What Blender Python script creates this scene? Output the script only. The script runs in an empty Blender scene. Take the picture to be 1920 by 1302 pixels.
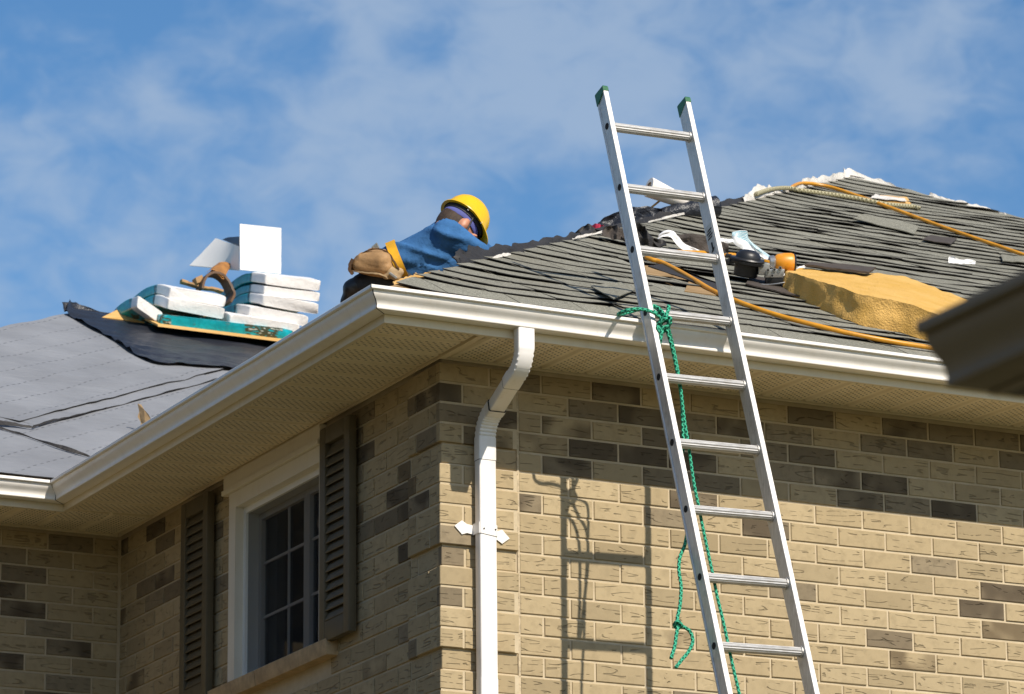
import bpy, bmesh, math, random
import numpy as np
from mathutils import Vector, Matrix, noise as mnoise
random.seed(7)
SC = bpy.context.scene
COL = SC.collection
V = Vector
PI = math.pi

# ------------------------------------------------------------------ camera
CAM = V((-7.375282, -15.362369, -3.29516))
CR = V((0.894878, -0.446232, -0.008318))
CU = V((-0.112127, -0.242822, 0.963569))
CF = V((0.431996, 0.861344, 0.267331))
FPX = 8031.57
cd = bpy.data.cameras.new('camera')
cam = bpy.data.objects.new('camera', cd); COL.objects.link(cam)
M = Matrix.Identity(4)
for i in range(3):
    M[i][0], M[i][1], M[i][2], M[i][3] = CR[i], CU[i], -CF[i], CAM[i]
cam.matrix_world = M
cd.sensor_width = 36.0; cd.sensor_fit = 'HORIZONTAL'
cd.lens = FPX * 36 / 1920
cd.clip_start = 0.1; cd.clip_end = 3000
cd.dof.use_dof = True; cd.dof.focus_distance = 17.6; cd.dof.aperture_fstop = 9.0
SC.camera = cam

# ------------------------------------------------------------------ sky and sun
SUN = V((0.11, -1.0, 0.838)).normalized()
world = bpy.data.worlds.new('World'); SC.world = world; world.use_nodes = True
SKY_STRENGTH = 0.085
SUN_POWER = 5.0

def build_world():
    nt = world.node_tree; nt.nodes.clear()
    N = nt.nodes.new; L = nt.links.new
    out = N('ShaderNodeOutputWorld'); bg = N('ShaderNodeBackground')
    bg.inputs['Strength'].default_value = SKY_STRENGTH
    sky = N('ShaderNodeTexSky'); sky.sky_type = 'NISHITA'; sky.sun_disc = False
    sky.sun_elevation = math.asin(SUN.z); sky.sun_rotation = math.atan2(SUN.x, SUN.y)
    sky.altitude = 200; sky.air_density = 1.0; sky.dust_density = 0.6; sky.ozone_density = 2.2
    hsv = N('ShaderNodeHueSaturation'); hsv.inputs['Saturation'].default_value = 1.25; hsv.inputs['Value'].default_value = 1.38
    L(sky.outputs[0], hsv.inputs['Color'])
    tc = N('ShaderNodeTexCoord'); sep = N('ShaderNodeSeparateXYZ'); L(tc.outputs['Generated'], sep.inputs[0])
    def m(op, a, b=None, c=None):
        n = N('ShaderNodeMath'); n.operation = op
        for i, x in enumerate((a, b, c)):
            if x is None: continue
            if isinstance(x, (int, float)): n.inputs[i].default_value = x
            else: L(x, n.inputs[i])
        return n.outputs[0]
    # broken high cloud: soft clumps inside large patches, slightly flattened towards the horizon
    mp = N('ShaderNodeMapping'); L(tc.outputs['Generated'], mp.inputs[0])
    mp.inputs['Scale'].default_value = (1.0, 1.0, 1.55); mp.inputs['Rotation'].default_value = (0.22, -0.16, 0)
    mp.inputs['Location'].default_value = (-1.7713, 2.6458, 0.3813)
    n1 = N('ShaderNodeTexNoise'); n1.inputs['Scale'].default_value = 7.0; n1.inputs['Detail'].default_value = 2; n1.inputs['Roughness'].default_value = 0.5
    L(mp.outputs[0], n1.inputs[0])
    n2 = N('ShaderNodeTexNoise'); n2.inputs['Scale'].default_value = 26; n2.inputs['Detail'].default_value = 5; n2.inputs['Roughness'].default_value = 0.5; n2.inputs['Distortion'].default_value = 0.3
    L(mp.outputs[0], n2.inputs[0])
    n3 = N('ShaderNodeTexNoise'); n3.inputs['Scale'].default_value = 62; n3.inputs['Detail'].default_value = 5; n3.inputs['Roughness'].default_value = 0.55; n3.inputs['Distortion'].default_value = 0.5
    L(mp.outputs[0], n3.inputs[0])
    mix = m('ADD', m('ADD', m('MULTIPLY', n1.outputs[0], 0.48), m('MULTIPLY', n2.outputs[0], 0.31)), m('MULTIPLY', n3.outputs[0], 0.21))
    rng = N('ShaderNodeMapRange'); rng.interpolation_type = 'SMOOTHSTEP'
    rng.inputs['From Min'].default_value = 0.455; rng.inputs['From Max'].default_value = 0.63
    L(mix, rng.inputs['Value'])
    fac = m('MULTIPLY', rng.outputs[0], 0.60)
    mc = N('ShaderNodeMix'); mc.data_type = 'RGBA'
    L(fac, mc.inputs['Factor']); L(hsv.outputs[0], mc.inputs['A'])
    mc.inputs['B'].default_value = (5.0, 6.1, 7.6, 1)
    L(mc.outputs['Result'], bg.inputs['Color']); L(bg.outputs[0], out.inputs[0])
build_world()
sl = bpy.data.lights.new('sun', 'SUN'); sl.energy = SUN_POWER; sl.angle = math.radians(0.55); sl.color = (1.0, 0.92, 0.80)
sun = bpy.data.objects.new('sun', sl); COL.objects.link(sun)
sun.rotation_euler = (-SUN).to_track_quat('-Z', 'Y').to_euler(); sun.location = (0, -20, 30)
SC.view_settings.view_transform = 'Standard'; SC.view_settings.look = 'None'
SC.view_settings.exposure = 0.08; SC.view_settings.gamma = 1.0; SC.view_settings.use_curve_mapping = False
try:
    SC.cycles.max_bounces = 8; SC.cycles.diffuse_bounces = 5; SC.cycles.use_denoising = True
except Exception: pass

# ------------------------------------------------------------------ site dimensions (metres)
CRS = 0.08575           # brick course
PITCH = 0.2365          # brick length with joint
OV = 0.5401             # gutter bead overhang
ZG = 1.3956             # gutter bead height
LW = 3.589              # length of the side wall up to the wing
E_ = 0.56               # eave line of the roof plane
ZR = ZG + 0.09          # roof height on the eave line
SL = 0.504              # roof pitch
FAS = 0.477             # fascia plane
GROUND = -4.9
NRM = V((0, -SL, 1)).normalized()

def ray(u, v):
    return CF + CR * ((u - 960) / FPX) - CU * ((v - 651) / FPX)
def zfront(x, y): return ZR + (y + E_) * SL
def zwing(x, y): return ZR + (y - (LW - E_)) * SL
def on_front(u, v, h=0.015):
    d = ray(u, v); n = V((0, -SL, 1)); t = ((ZR + h + E_ * SL) - CAM.dot(n)) / d.dot(n); return CAM + d * t
def on_wing(u, v, h=0.0):
    d = ray(u, v); n = V((0, -SL, 1)); t = ((ZR + h - (LW - E_) * SL) - CAM.dot(n)) / d.dot(n); return CAM + d * t
def on_y(u, v, y):
    d = ray(u, v); return CAM + d * ((y - CAM.y) / d.y)
def on_x(u, v, x):
    d = ray(u, v); return CAM + d * ((x - CAM.x) / d.x)
def ns(p, s=1.0, o=0.0): return mnoise.noise(V((p[0] * s + o, p[1] * s - o * .7, p[2] * s + o * 1.3)))

# ------------------------------------------------------------------ mesh helpers
class MB:
    def __init__(self): self.v = []; self.f = []; self.uv = {}; self.mi = []
    def add(self, vs, fs, uvs=None, mi=0):
        o = len(self.v); self.v += [tuple(p) for p in vs]
        for k, f in enumerate(fs):
            self.f.append([i + o for i in f]); self.mi.append(mi)
            if uvs is not None: self.uv[len(self.f) - 1] = [uvs[i] for i in f]
        return self
    def box(self, a, b, mi=0):
        x0, y0, z0 = a; x1, y1, z1 = b
        return self.add([(x0, y0, z0), (x1, y0, z0), (x1, y1, z0), (x0, y1, z0), (x0, y0, z1), (x1, y0, z1), (x1, y1, z1), (x0, y1, z1)],
                        [(0, 3, 2, 1), (4, 5, 6, 7), (0, 1, 5, 4), (1, 2, 6, 5), (2, 3, 7, 6), (3, 0, 4, 7)], mi=mi)
    def obox(self, o, ex, ey, ez, c=0.0, mi=0):
        """box from a centre and three half vectors; c = chamfer in metres"""
        o, ex, ey, ez = V(o), V(ex), V(ey), V(ez)
        if c <= 0:
            vs = [o + ex * i + ey * j + ez * k for k in (-1, 1) for j in (-1, 1) for i in (-1, 1)]
            return self.add(vs, [(0, 2, 3, 1), (4, 5, 7, 6), (0, 1, 5, 4), (2, 6, 7, 3), (0, 4, 6, 2), (1, 3, 7, 5)], mi=mi)
        bm = bmesh.new()
        vs = [bm.verts.new(o + ex * i + ey * j + ez * k) for k in (-1, 1) for j in (-1, 1) for i in (-1, 1)]
        for f in [(0, 2, 3, 1), (4, 5, 7, 6), (0, 1, 5, 4), (2, 6, 7, 3), (0, 4, 6, 2), (1, 3, 7, 5)]: bm.faces.new([vs[i] for i in f])
        bmesh.ops.bevel(bm, geom=bm.edges[:], offset=c, segments=2, affect='EDGES', profile=0.6)
        bm.verts.index_update()
        self.add([v.co[:] for v in bm.verts], [[v.index for v in f.verts] for f in bm.faces], mi=mi); bm.free(); return self
    def tube(self, pts, r, n=10, cap=True, mi=0, closed=False):
        pts = [V(p) for p in pts]; m = len(pts)
        rr = r if isinstance(r, (list, tuple)) else [r] * m
        T = []
        for i in range(m):
            a = pts[(i - 1) % m] if (closed or i > 0) else pts[i]; b = pts[(i + 1) % m] if (closed or i < m - 1) else pts[i]
            T.append((b - a).normalized() if (b - a).length > 1e-9 else V((0, 0, 1)))
        up = V((0, 0, 1)) if abs(T[0].z) < 0.9 else V((1, 0, 0))
        nx = T[0].cross(up).normalized(); vs = []; uvs = []; ln = 0
        for i in range(m):
            if i: ln += (pts[i] - pts[i - 1]).length
            nx = (nx - T[i] * nx.dot(T[i])).normalized(); ny = T[i].cross(nx)
            for k in range(n + 1):
                a = 2 * PI * k / n
                vs.append(pts[i] + nx * (math.cos(a) * rr[i]) + ny * (math.sin(a) * rr[i])); uvs.append((ln, k / n))
        fs = []
        for i in range(m - 1):
            for k in range(n):
                a = i * (n + 1) + k; fs.append((a, a + 1, a + n + 2, a + n + 1))
        if cap and not closed:
            fs.append([k for k in range(n)][::-1]); fs.append([(m - 1) * (n + 1) + k for k in range(n)])
        return self.add(vs, fs, uvs, mi)
    def grid(self, fn, nu, nv, mi=0, flip=False):
        vs = []; uvs = []
        for j in range(nv + 1):
            for i in range(nu + 1):
                vs.append(fn(i / nu, j / nv)); uvs.append((i / nu, j / nv))
        fs = []
        for j in range(nv):
            for i in range(nu):
                a = j * (nu + 1) + i; q = (a, a + 1, a + nu + 2, a + nu + 1)
                fs.append(q[::-1] if flip else q)
        return self.add(vs, fs, uvs, mi)
    def sweep(self, rings, closed_ring=True, cap=True, mi=0):
        n = len(rings[0]); vs = [p for r in rings for p in r]; fs = []
        for i in range(len(rings) - 1):
            for k in range(n if closed_ring else n - 1):
                k2 = (k + 1) % n; fs.append((i * n + k, i * n + k2, (i + 1) * n + k2, (i + 1) * n + k))
        if cap and closed_ring:
            fs.append(list(range(n))[::-1]); fs.append([(len(rings) - 1) * n + k for k in range(n)])
        return self.add(vs, fs, mi=mi)
    def build(self, name, mats, parent=None, smooth=False, loc=None, fix=True):
        """vertices are world coordinates; the origin goes to loc (default: bottom middle)"""
        A = np.array([tuple(p) for p in self.v]); lo, hi = A.min(0), A.max(0)
        base = V(loc) if loc is not None else V(((lo[0] + hi[0]) / 2, (lo[1] + hi[1]) / 2, lo[2]))
        me = bpy.data.meshes.new(name)
        me.from_pydata((A - np.array(base)).tolist(), [], self.f)
        if self.uv:
            ul = me.uv_layers.new(name='UVMap')
            for p in me.polygons:
                q = self.uv.get(p.index)
                if q:
                    for li, uv in zip(p.loop_indices, q): ul.data[li].uv = uv
        if not isinstance(mats, (list, tuple)): mats = [mats]
        for m_ in mats: me.materials.append(m_)
        if len(mats) > 1:
            for p, k in zip(me.polygons, self.mi): p.material_index = k
        if fix:
            bm = bmesh.new(); bm.from_mesh(me); bmesh.ops.recalc_face_normals(bm, faces=bm.faces); bm.to_mesh(me); bm.free()
        if smooth:
            me.polygons.foreach_set('use_smooth', [True] * len(me.polygons))
            if smooth is not True: me.set_sharp_from_angle(angle=math.radians(smooth))
        me.update()
        return place(name, me, base, parent)

def wpos(o):
    p = V(o.location)
    while o.parent: o = o.parent; p += V(o.location)
    return p
def place(name, me, base, parent=None):
    o = bpy.data.objects.new(name, me); COL.objects.link(o)
    if parent is not None: o.parent = parent; o.location = V(base) - wpos(parent)
    else: o.location = base
    return o
def tag(o, label=None, cat=None, group=None, kind=None):
    if label: o['label'] = label
    if cat: o['category'] = cat
    if group: o['group'] = group
    if kind: o['kind'] = kind
    return o
def empty(name, loc, label, cat, group=None):
    o = bpy.data.objects.new(name, None); COL.objects.link(o); o.location = loc; o.empty_display_size = 0.1
    return tag(o, label, cat, group)
def catmull(P, k=8, closed=False):
    P = [V(p) for p in P]; out = []; n = len(P)
    for i in range(n if closed else n - 1):
        if closed: a, b, c, d = P[i - 1], P[i], P[(i + 1) % n], P[(i + 2) % n]
        else: a, b, c, d = P[max(i - 1, 0)], P[i], P[i + 1], P[min(i + 2, n - 1)]
        for j in range(k):
            t = j / k
            out.append(0.5 * ((2 * b) + (c - a) * t + (2 * a - 5 * b + 4 * c - d) * t * t + (3 * b - a - 3 * c + d) * t ** 3))
    if not closed: out.append(P[-1])
    return out

# ------------------------------------------------------------------ materials
class NT:
    def __init__(self, name):
        self.m = bpy.data.materials.new(name); self.m.use_nodes = True; self.t = self.m.node_tree
        self.b = self.t.nodes['Principled BSDF']
    def n(self, t, **kw):
        x = self.t.nodes.new(t)
        for k, v in kw.items(): setattr(x, k, v)
        return x
    def l(self, a, b): self.t.links.new(a, b)
    def put(self, sock, x):
        if hasattr(x, 'is_output') or isinstance(x, bpy.types.NodeSocket): self.l(x, sock)
        else: sock.default_value = x
    def math(self, op, a, b=None, c=None, clamp=False):
        x = self.n('ShaderNodeMath', operation=op, use_clamp=clamp)
        for i, q in enumerate((a, b, c)):
            if q is not None: self.put(x.inputs[i], q)
        return x.outputs[0]
    def noise(self, vec, scale, detail=3, rough=0.5, dist=0.0):
        x = self.n('ShaderNodeTexNoise'); x.inputs['Scale'].default_value = scale; x.inputs['Detail'].default_value = detail
        x.inputs['Roughness'].default_value = rough; x.inputs['Distortion'].default_value = dist
        if vec is not None: self.l(vec, x.inputs['Vector'])
        return x.outputs[0]
    def map(self, vec, scale=(1, 1, 1), loc=(0, 0, 0), rot=(0, 0, 0)):
        x = self.n('ShaderNodeMapping'); self.l(vec, x.inputs[0])
        x.inputs['Scale'].default_value = scale; x.inputs['Location'].default_value = loc; x.inputs['Rotation'].default_value = rot
        return x.outputs[0]
    def smooth(self, x, a, b, o0=0.0, o1=1.0):
        r = self.n('ShaderNodeMapRange', interpolation_type='SMOOTHSTEP')
        self.put(r.inputs['Value'], x); r.inputs['From Min'].default_value = a; r.inputs['From Max'].default_value = b
        r.inputs['To Min'].default_value = o0; r.inputs['To Max'].default_value = o1; return r.outputs[0]
    def mix(self, f, a, b, mode='MIX'):
        x = self.n('ShaderNodeMix', data_type='RGBA', blend_type=mode)
        for s, q in (('Factor', f), ('A', a), ('B', b)):
            sock = x.inputs[s] if s == 'Factor' else [i for i in x.inputs if i.name == s and i.type == 'RGBA'][0]
            if isinstance(q, tuple) and len(q) == 3: q = (*q, 1)
            self.put(sock, q)
        return [o for o in x.outputs if o.type == 'RGBA'][0]
    def bump(self, h, strength=0.5, dist=0.002, prev=None):
        x = self.n('ShaderNodeBump'); x.inputs['Strength'].default_value = strength; x.inputs['Distance'].default_value = dist
        self.put(x.inputs['Height'], h)
        if prev is not None: self.l(prev, x.inputs['Normal'])
        return x.outputs[0]
    def coord(self, which='Object'): return self.n('ShaderNodeTexCoord').outputs[which]
    def worldpos(self): return self.n('ShaderNodeNewGeometry').outputs['Position']
    def rand(self):
        a = self.n('ShaderNodeObjectInfo').outputs['Random']; g = self.n('ShaderNodeNewGeometry').outputs['Random Per Island']
        return self.math('FRACT', self.math('ADD', self.math('MULTIPLY', a, 7.131), self.math('MULTIPLY', g, 3.77)))
    def rand2(self, r, k): return self.math('FRACT', self.math('MULTIPLY', r, k))
    def out(self, color=None, rough=None, normal=None, metal=None, spec=None):
        if color is not None: self.put(self.b.inputs['Base Color'], (*color, 1) if isinstance(color, tuple) and len(color) == 3 else color)
        if rough is not None: self.put(self.b.inputs['Roughness'], rough)
        if normal is not None: self.l(normal, self.b.inputs['Normal'])
        if metal is not None: self.put(self.b.inputs['Metallic'], metal)
        if spec is not None: self.put(self.b.inputs['Specular IOR Level'], spec)
        return self.m

def simple(name, col, rough=0.5, var=0.12, scale=8.0, bump=0.25, bscale=60.0, bdist=0.002, metal=0.0, dirt=0.0, dirtcol=(0.12, 0.10, 0.07), spec=0.5, world=False, stretch=(1, 1, 1)):
    t = NT(name); P = t.map(t.worldpos() if world else t.coord(), stretch)
    a = t.noise(P, scale, 4, 0.6)
    c = t.mix(t.smooth(a, 0.3, 0.7), tuple(x * (1 - var) for x in col), tuple(min(1, x * (1 + var)) for x in col))
    if dirt:
        d = t.noise(P, scale * 2.7, 6, 0.7)
        c = t.mix(t.math('MULTIPLY', t.smooth(d, 0.52, 0.75), dirt), c, dirtcol)
    nb = t.noise(P, bscale, 4, 0.6)
    return t.out(c, rough, t.bump(nb, bump, bdist), metal, spec)

def brick_material(name, light=(0.455, 0.358, 0.215), mid=(0.395, 0.305, 0.178), dark=(0.125, 0.090, 0.052), pdark=0.93, tone=1.0):
    light, mid = tuple(x * tone for x in light), tuple(x * tone for x in mid)
    t = NT(name); uvn = t.n('ShaderNodeUVMap'); uvn.uv_map = 'UVMap'
    r = t.rand(); r2 = t.rand2(r, 13.37); r3 = t.rand2(r, 37.71); r4 = t.rand2(r, 91.17)
    sp = t.n('ShaderNodeSeparateXYZ'); t.l(uvn.outputs[0], sp.inputs[0]); u, v = sp.outputs[0], sp.outputs[1]
    cb = t.n('ShaderNodeCombineXYZ'); t.l(t.math('MULTIPLY', u, 5.2), cb.inputs[0]); t.l(t.math('MULTIPLY', v, 40.0), cb.inputs[1]); t.l(t.math('MULTIPLY', r, 90.0), cb.inputs[2])
    n1 = t.noise(cb.outputs[0], 1.0, 0.6, 0.3, 0.0)
    line = t.math('SUBTRACT', 1.0, t.smooth(t.math('ABSOLUTE', t.math('SUBTRACT', n1, 0.5)), 0.008, 0.030))
    cb2 = t.n('ShaderNodeCombineXYZ'); t.l(t.math('MULTIPLY', u, 26.0), cb2.inputs[0]); t.l(t.math('MULTIPLY', v, 24.0), cb2.inputs[1]); t.l(t.math('MULTIPLY', r2, 70.0), cb2.inputs[2])
    brk = t.smooth(t.noise(cb2.outputs[0], 1.0, 1), 0.46, 0.54)
    edge = t.math('MULTIPLY', t.smooth(v, 0.009, 0.016), t.smooth(v, 0.067, 0.060))
    stroke = t.math('MULTIPLY', t.math('MULTIPLY', line, brk), edge)
    cb3 = t.n('ShaderNodeCombineXYZ'); t.l(u, cb3.inputs[0]); t.l(v, cb3.inputs[1]); t.l(t.math('MULTIPLY', r4, 40.0), cb3.inputs[2])
    gr = t.noise(cb3.outputs[0], 260.0, 4, 0.7); cl = t.noise(cb3.outputs[0], 26.0, 3, 0.6)
    c = t.mix(r2, light, mid); c = t.mix(t.math('MULTIPLY', t.smooth(r4, 0.55, 1.0), 0.45), c, tuple(x * 0.55 for x in mid))
    c = t.mix(t.math('MULTIPLY', t.smooth(cl, 0.42, 0.72), 0.45), c, tuple(x * 0.72 for x in mid))
    flash = t.math('MULTIPLY', t.smooth(r3, pdark - 0.03, pdark + 0.03), t.smooth(t.noise(cb3.outputs[0], 7.0, 1), 0.30, 0.62))
    c = t.mix(t.math('MULTIPLY', flash, 0.85), c, dark)
    c = t.mix(t.math('MULTIPLY', stroke, 0.42), c, tuple(x * 0.28 for x in mid))
    c = t.mix(t.math('MULTIPLY', t.smooth(gr, 0.55, 0.8), 0.3), c, tuple(x * 0.5 for x in mid))
    h = t.math('ADD', t.math('MULTIPLY', gr, 0.35), t.math('MULTIPLY', stroke, -1.3))
    return t.out(c, 0.9, t.bump(h, 0.9, 0.0035), spec=0.2)

def mortar_material():
    t = NT('mortar'); P = t.worldpos()
    a = t.noise(P, 9, 4, 0.6); b = t.noise(P, 160, 4, 0.7)
    c = t.mix(t.smooth(a, 0.3, 0.7), (0.50, 0.405, 0.265), (0.575, 0.475, 0.325))
    c = t.mix(t.math('MULTIPLY', t.smooth(b, 0.55, 0.75), 0.3), c, (0.3, 0.22, 0.13))
    return t.out(c, 0.95, t.bump(b, 0.7, 0.003), spec=0.15)

def paint_material(name, col, grime=0.35, rough=0.38):
    """painted aluminium: faint waviness, grime that runs down"""
    t = NT(name); P = t.worldpos()
    a = t.noise(t.map(P, (5, 5, 1.2)), 3, 5, 0.65); s = t.noise(t.map(P, (40, 40, 2.5)), 1.0, 4, 0.6); d = t.noise(P, 45, 5, 0.75)
    c = t.mix(t.math('MULTIPLY', t.smooth(a, 0.45, 0.8), grime), col, tuple(x * y for x, y in zip(col, (0.72, 0.62, 0.48))))
    c = t.mix(t.math('MULTIPLY', t.smooth(s, 0.60, 0.78), grime * 0.6), c, tuple(x * 0.55 for x in col))
    c = t.mix(t.math('MULTIPLY', t.smooth(d, 0.66, 0.74), grime), c, (0.16, 0.12, 0.08))
    return t.out(c, rough, t.bump(t.noise(t.map(P, (2, 2, 6)), 3, 2), 0.12, 0.01), spec=0.45)

def soffit_material():
    t = NT('soffit_paint'); P = t.coord(); sp = t.n('ShaderNodeSeparateXYZ'); t.l(P, sp.inputs[0])
    # long axis of a panel is local x; staggered rows of vent slots
    yy = t.math('DIVIDE', sp.outputs[1], 0.0195); row = t.math('FLOOR', yy)
    xx = t.math('ADD', t.math('DIVIDE', sp.outputs[0], 0.032), t.math('MULTIPLY', row, 0.5))
    fx = t.math('MULTIPLY', t.math('SUBTRACT', t.math('FRACT', xx), 0.5), 0.032)
    fy = t.math('MULTIPLY', t.math('SUBTRACT', t.math('FRACT', yy), 0.5), 0.0195)
    d = t.math('SQRT', t.math('ADD', t.math('POWER', t.math('MULTIPLY', fx, 0.62), 2.0), t.math('POWER', fy, 2.0)))
    hole = t.math('SUBTRACT', 1.0, t.smooth(d, 0.0030, 0.0052))
    inside = t.math('MULTIPLY', t.smooth(t.math('ABSOLUTE', sp.outputs[1]), 0.082, 0.078), t.smooth(t.math('ABSOLUTE', sp.outputs[0]), 0.215, 0.21))
    hole = t.math('MULTIPLY', hole, inside)
    a = t.noise(t.worldpos(), 4, 4, 0.6)
    c = t.mix(t.smooth(a, 0.3, 0.75), (0.88, 0.77, 0.58), (0.80, 0.69, 0.50))
    c = t.mix(t.math('MULTIPLY', hole, 0.9), c, (0.02, 0.015, 0.01))
    return t.out(c, 0.55, t.bump(t.math('SUBTRACT', 1.0, hole), 0.5, 0.003), spec=0.3)

def shingle_material():
    t = NT('shingle_granules'); P = t.worldpos(); r = t.rand(); r2 = t.rand2(r, 17.3)
    g = t.noise(P, 420, 3, 0.8); g2 = t.noise(P, 95, 3, 0.7); a = t.noise(P, 3.0, 4, 0.6); st = t.noise(t.map(P, (9, 3, 3)), 2.0, 4, 0.65)
    c = t.mix(r2, (0.275, 0.265, 0.215), (0.385, 0.372, 0.305))
    c = t.mix(t.smooth(g, 0.36, 0.66), (0.085, 0.083, 0.066), c)
    c = t.mix(t.math('MULTIPLY', t.smooth(g2, 0.52, 0.70), 0.6), c, (0.44, 0.43, 0.37))
    c = t.mix(t.math('MULTIPLY', t.smooth(st, 0.52, 0.75), 0.5), c, (0.085, 0.082, 0.068))
    c = t.mix(t.math('MULTIPLY', t.smooth(a, 0.5, 0.8), 0.3), c, (0.24, 0.215, 0.155))
    return t.out(c, 0.95, t.bump(t.math('ADD', g, t.math('MULTIPLY', g2, 0.6)), 0.35, 0.003), spec=0.15)

def wood_material(name, c1, c2, axis=(1, 12, 12), sc=3.0):
    t = NT(name); P = t.map(t.worldpos(), axis)
    a = t.noise(P, sc, 5, 0.6, 0.6); b = t.noise(t.worldpos(), 5, 3)
    c = t.mix(t.smooth(a, 0.3, 0.7), c1, c2); c = t.mix(t.math('MULTIPLY', t.smooth(b, 0.5, 0.8), 0.3), c, tuple(x * 0.5 for x in c1))
    return t.out(c, 0.8, t.bump(a, 0.3, 0.002), spec=0.2)

def felt_material(name, col, rough, dash=False, crease=0.6):
    t = NT(name); P = t.worldpos()
    a = t.noise(P, 2.2, 5, 0.6); w = t.noise(t.map(P, (2, 5, 5), rot=(0, 0, 0.6)), 4.0, 4, 0.6, 0.4); f = t.noise(P, 90, 3, 0.7)
    c = t.mix(t.smooth(a, 0.3, 0.72), tuple(x * 0.86 for x in col), tuple(x * 1.08 for x in col))
    c = t.mix(t.math('MULTIPLY', t.smooth(f, 0.58, 0.8), 0.18), c, tuple(x * 0.5 for x in col))
    if dash:  # dashed guide lines printed along the roll
        sp = t.n('ShaderNodeSeparateXYZ'); t.l(P, sp.inputs[0])
        cc = t.math('SUBTRACT', sp.outputs[0], sp.outputs[1]); al = t.math('ADD', sp.outputs[0], sp.outputs[1])
        ln = t.math('FRACT', t.math('ADD', t.math('DIVIDE', t.math('ADD', cc, t.math('MULTIPLY', t.noise(P, 1.6, 2), 0.06)), 0.243), 0.21))
        band = t.math('SUBTRACT', 1.0, t.smooth(t.math('ABSOLUTE', t.math('SUBTRACT', ln, 0.5)), 0.014, 0.026))
        ds = t.smooth(t.math('SINE', t.math('MULTIPLY', al, 60.0)), -0.2, 0.25)
        lv = t.smooth(t.noise(P, 3.0, 2), 0.36, 0.55)
        c = t.mix(t.math('MULTIPLY', t.math('MULTIPLY', band, ds), t.math('ADD', 0.25, t.math('MULTIPLY', lv, 0.5))), c, (0.05, 0.05, 0.055))
    return t.out(c, rough, t.bump(t.math('ADD', w, t.math('MULTIPLY', f, 0.08)), crease, 0.02), spec=0.4)

def rope_material(name, c1, c2):
    t = NT(name); uvn = t.n('ShaderNodeUVMap'); uvn.uv_map = 'UVMap'
    sp = t.n('ShaderNodeSeparateXYZ'); t.l(uvn.outputs[0], sp.inputs[0])
    ph = t.math('ADD', t.math('MULTIPLY', sp.outputs[0], 2 * PI / 0.024), t.math('MULTIPLY', sp.outputs[1], 2 * PI * 2))
    ph2 = t.math('SUBTRACT', t.math('MULTIPLY', sp.outputs[0], 2 * PI / 0.024), t.math('MULTIPLY', sp.outputs[1], 2 * PI * 2))
    s = t.math('MAXIMUM', t.math('SINE', ph), t.math('SINE', ph2))
    n = t.noise(t.coord(), 300, 3)
    c = t.mix(t.smooth(s, -0.2, 0.7), c1, c2); c = t.mix(t.math('MULTIPLY', t.smooth(n, 0.55, 0.75), 0.3), c, tuple(min(1, x * 1.8 + .05) for x in c2))
    return t.out(c, 0.7, t.bump(s, 0.9, 0.004), spec=0.3)

def aluminium(name, stretch, k=1.0, metal=0.45):
    t = NT(name); P = t.map(t.coord(), stretch)
    a = t.noise(P, 6.0, 5, 0.7); b = t.noise(t.coord(), 14, 5, 0.7); d = t.noise(t.coord(), 48, 4, 0.7)
    c = t.mix(t.smooth(a, 0.3, 0.7), tuple(x * k for x in (0.53, 0.51, 0.48)), tuple(x * k for x in (0.74, 0.72, 0.69)))
    c = t.mix(t.math('MULTIPLY', t.smooth(b, 0.50, 0.75), 0.55), c, (0.34, 0.31, 0.27))
    c = t.mix(t.math('MULTIPLY', t.smooth(d, 0.67, 0.72), 0.8), c, (0.08, 0.07, 0.06))
    return t.out(c, t.smooth(a, 0.2, 0.8, 0.40, 0.58), t.bump(a, 0.15, 0.002), metal)

def foam_material():
    t = NT('yellow_foam'); P = t.coord()
    a = t.noise(P, 5, 4, 0.6); b = t.noise(P, 70, 5, 0.75); vor = t.n('ShaderNodeTexVoronoi'); vor.inputs['Scale'].default_value = 110; t.l(P, vor.inputs['Vector'])
    c = t.mix(t.smooth(a, 0.3, 0.7), (0.60, 0.355, 0.090), (0.68, 0.42, 0.135))
    c = t.mix(t.math('MULTIPLY', t.smooth(b, 0.56, 0.74), 0.55), c, (0.27, 0.145, 0.016))
    c = t.mix(t.math('MULTIPLY', t.smooth(vor.outputs['Distance'], 0.25, 0.05), 0.2), c, (0.16, 0.085, 0.01))
    return t.out(c, 0.95, t.bump(t.math('ADD', b, t.math('MULTIPLY', vor.outputs['Distance'], 0.35)), 0.9, 0.008), spec=0.1)

def film_material(name, col, wr=0.8):
    t = NT(name); P = t.coord(); w = t.noise(P, 22, 5, 0.65, 1.0); a = t.noise(P, 7, 3)
    c = t.mix(t.smooth(w, 0.35, 0.62), tuple(x * 0.93 for x in col), col); c = t.mix(t.math('MULTIPLY', t.smooth(a, 0.55, 0.75), 0.12), c, (0.45, 0.42, 0.38))
    return t.out(c, 0.35, t.bump(w, wr * .6, 0.010), spec=0.5)

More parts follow.
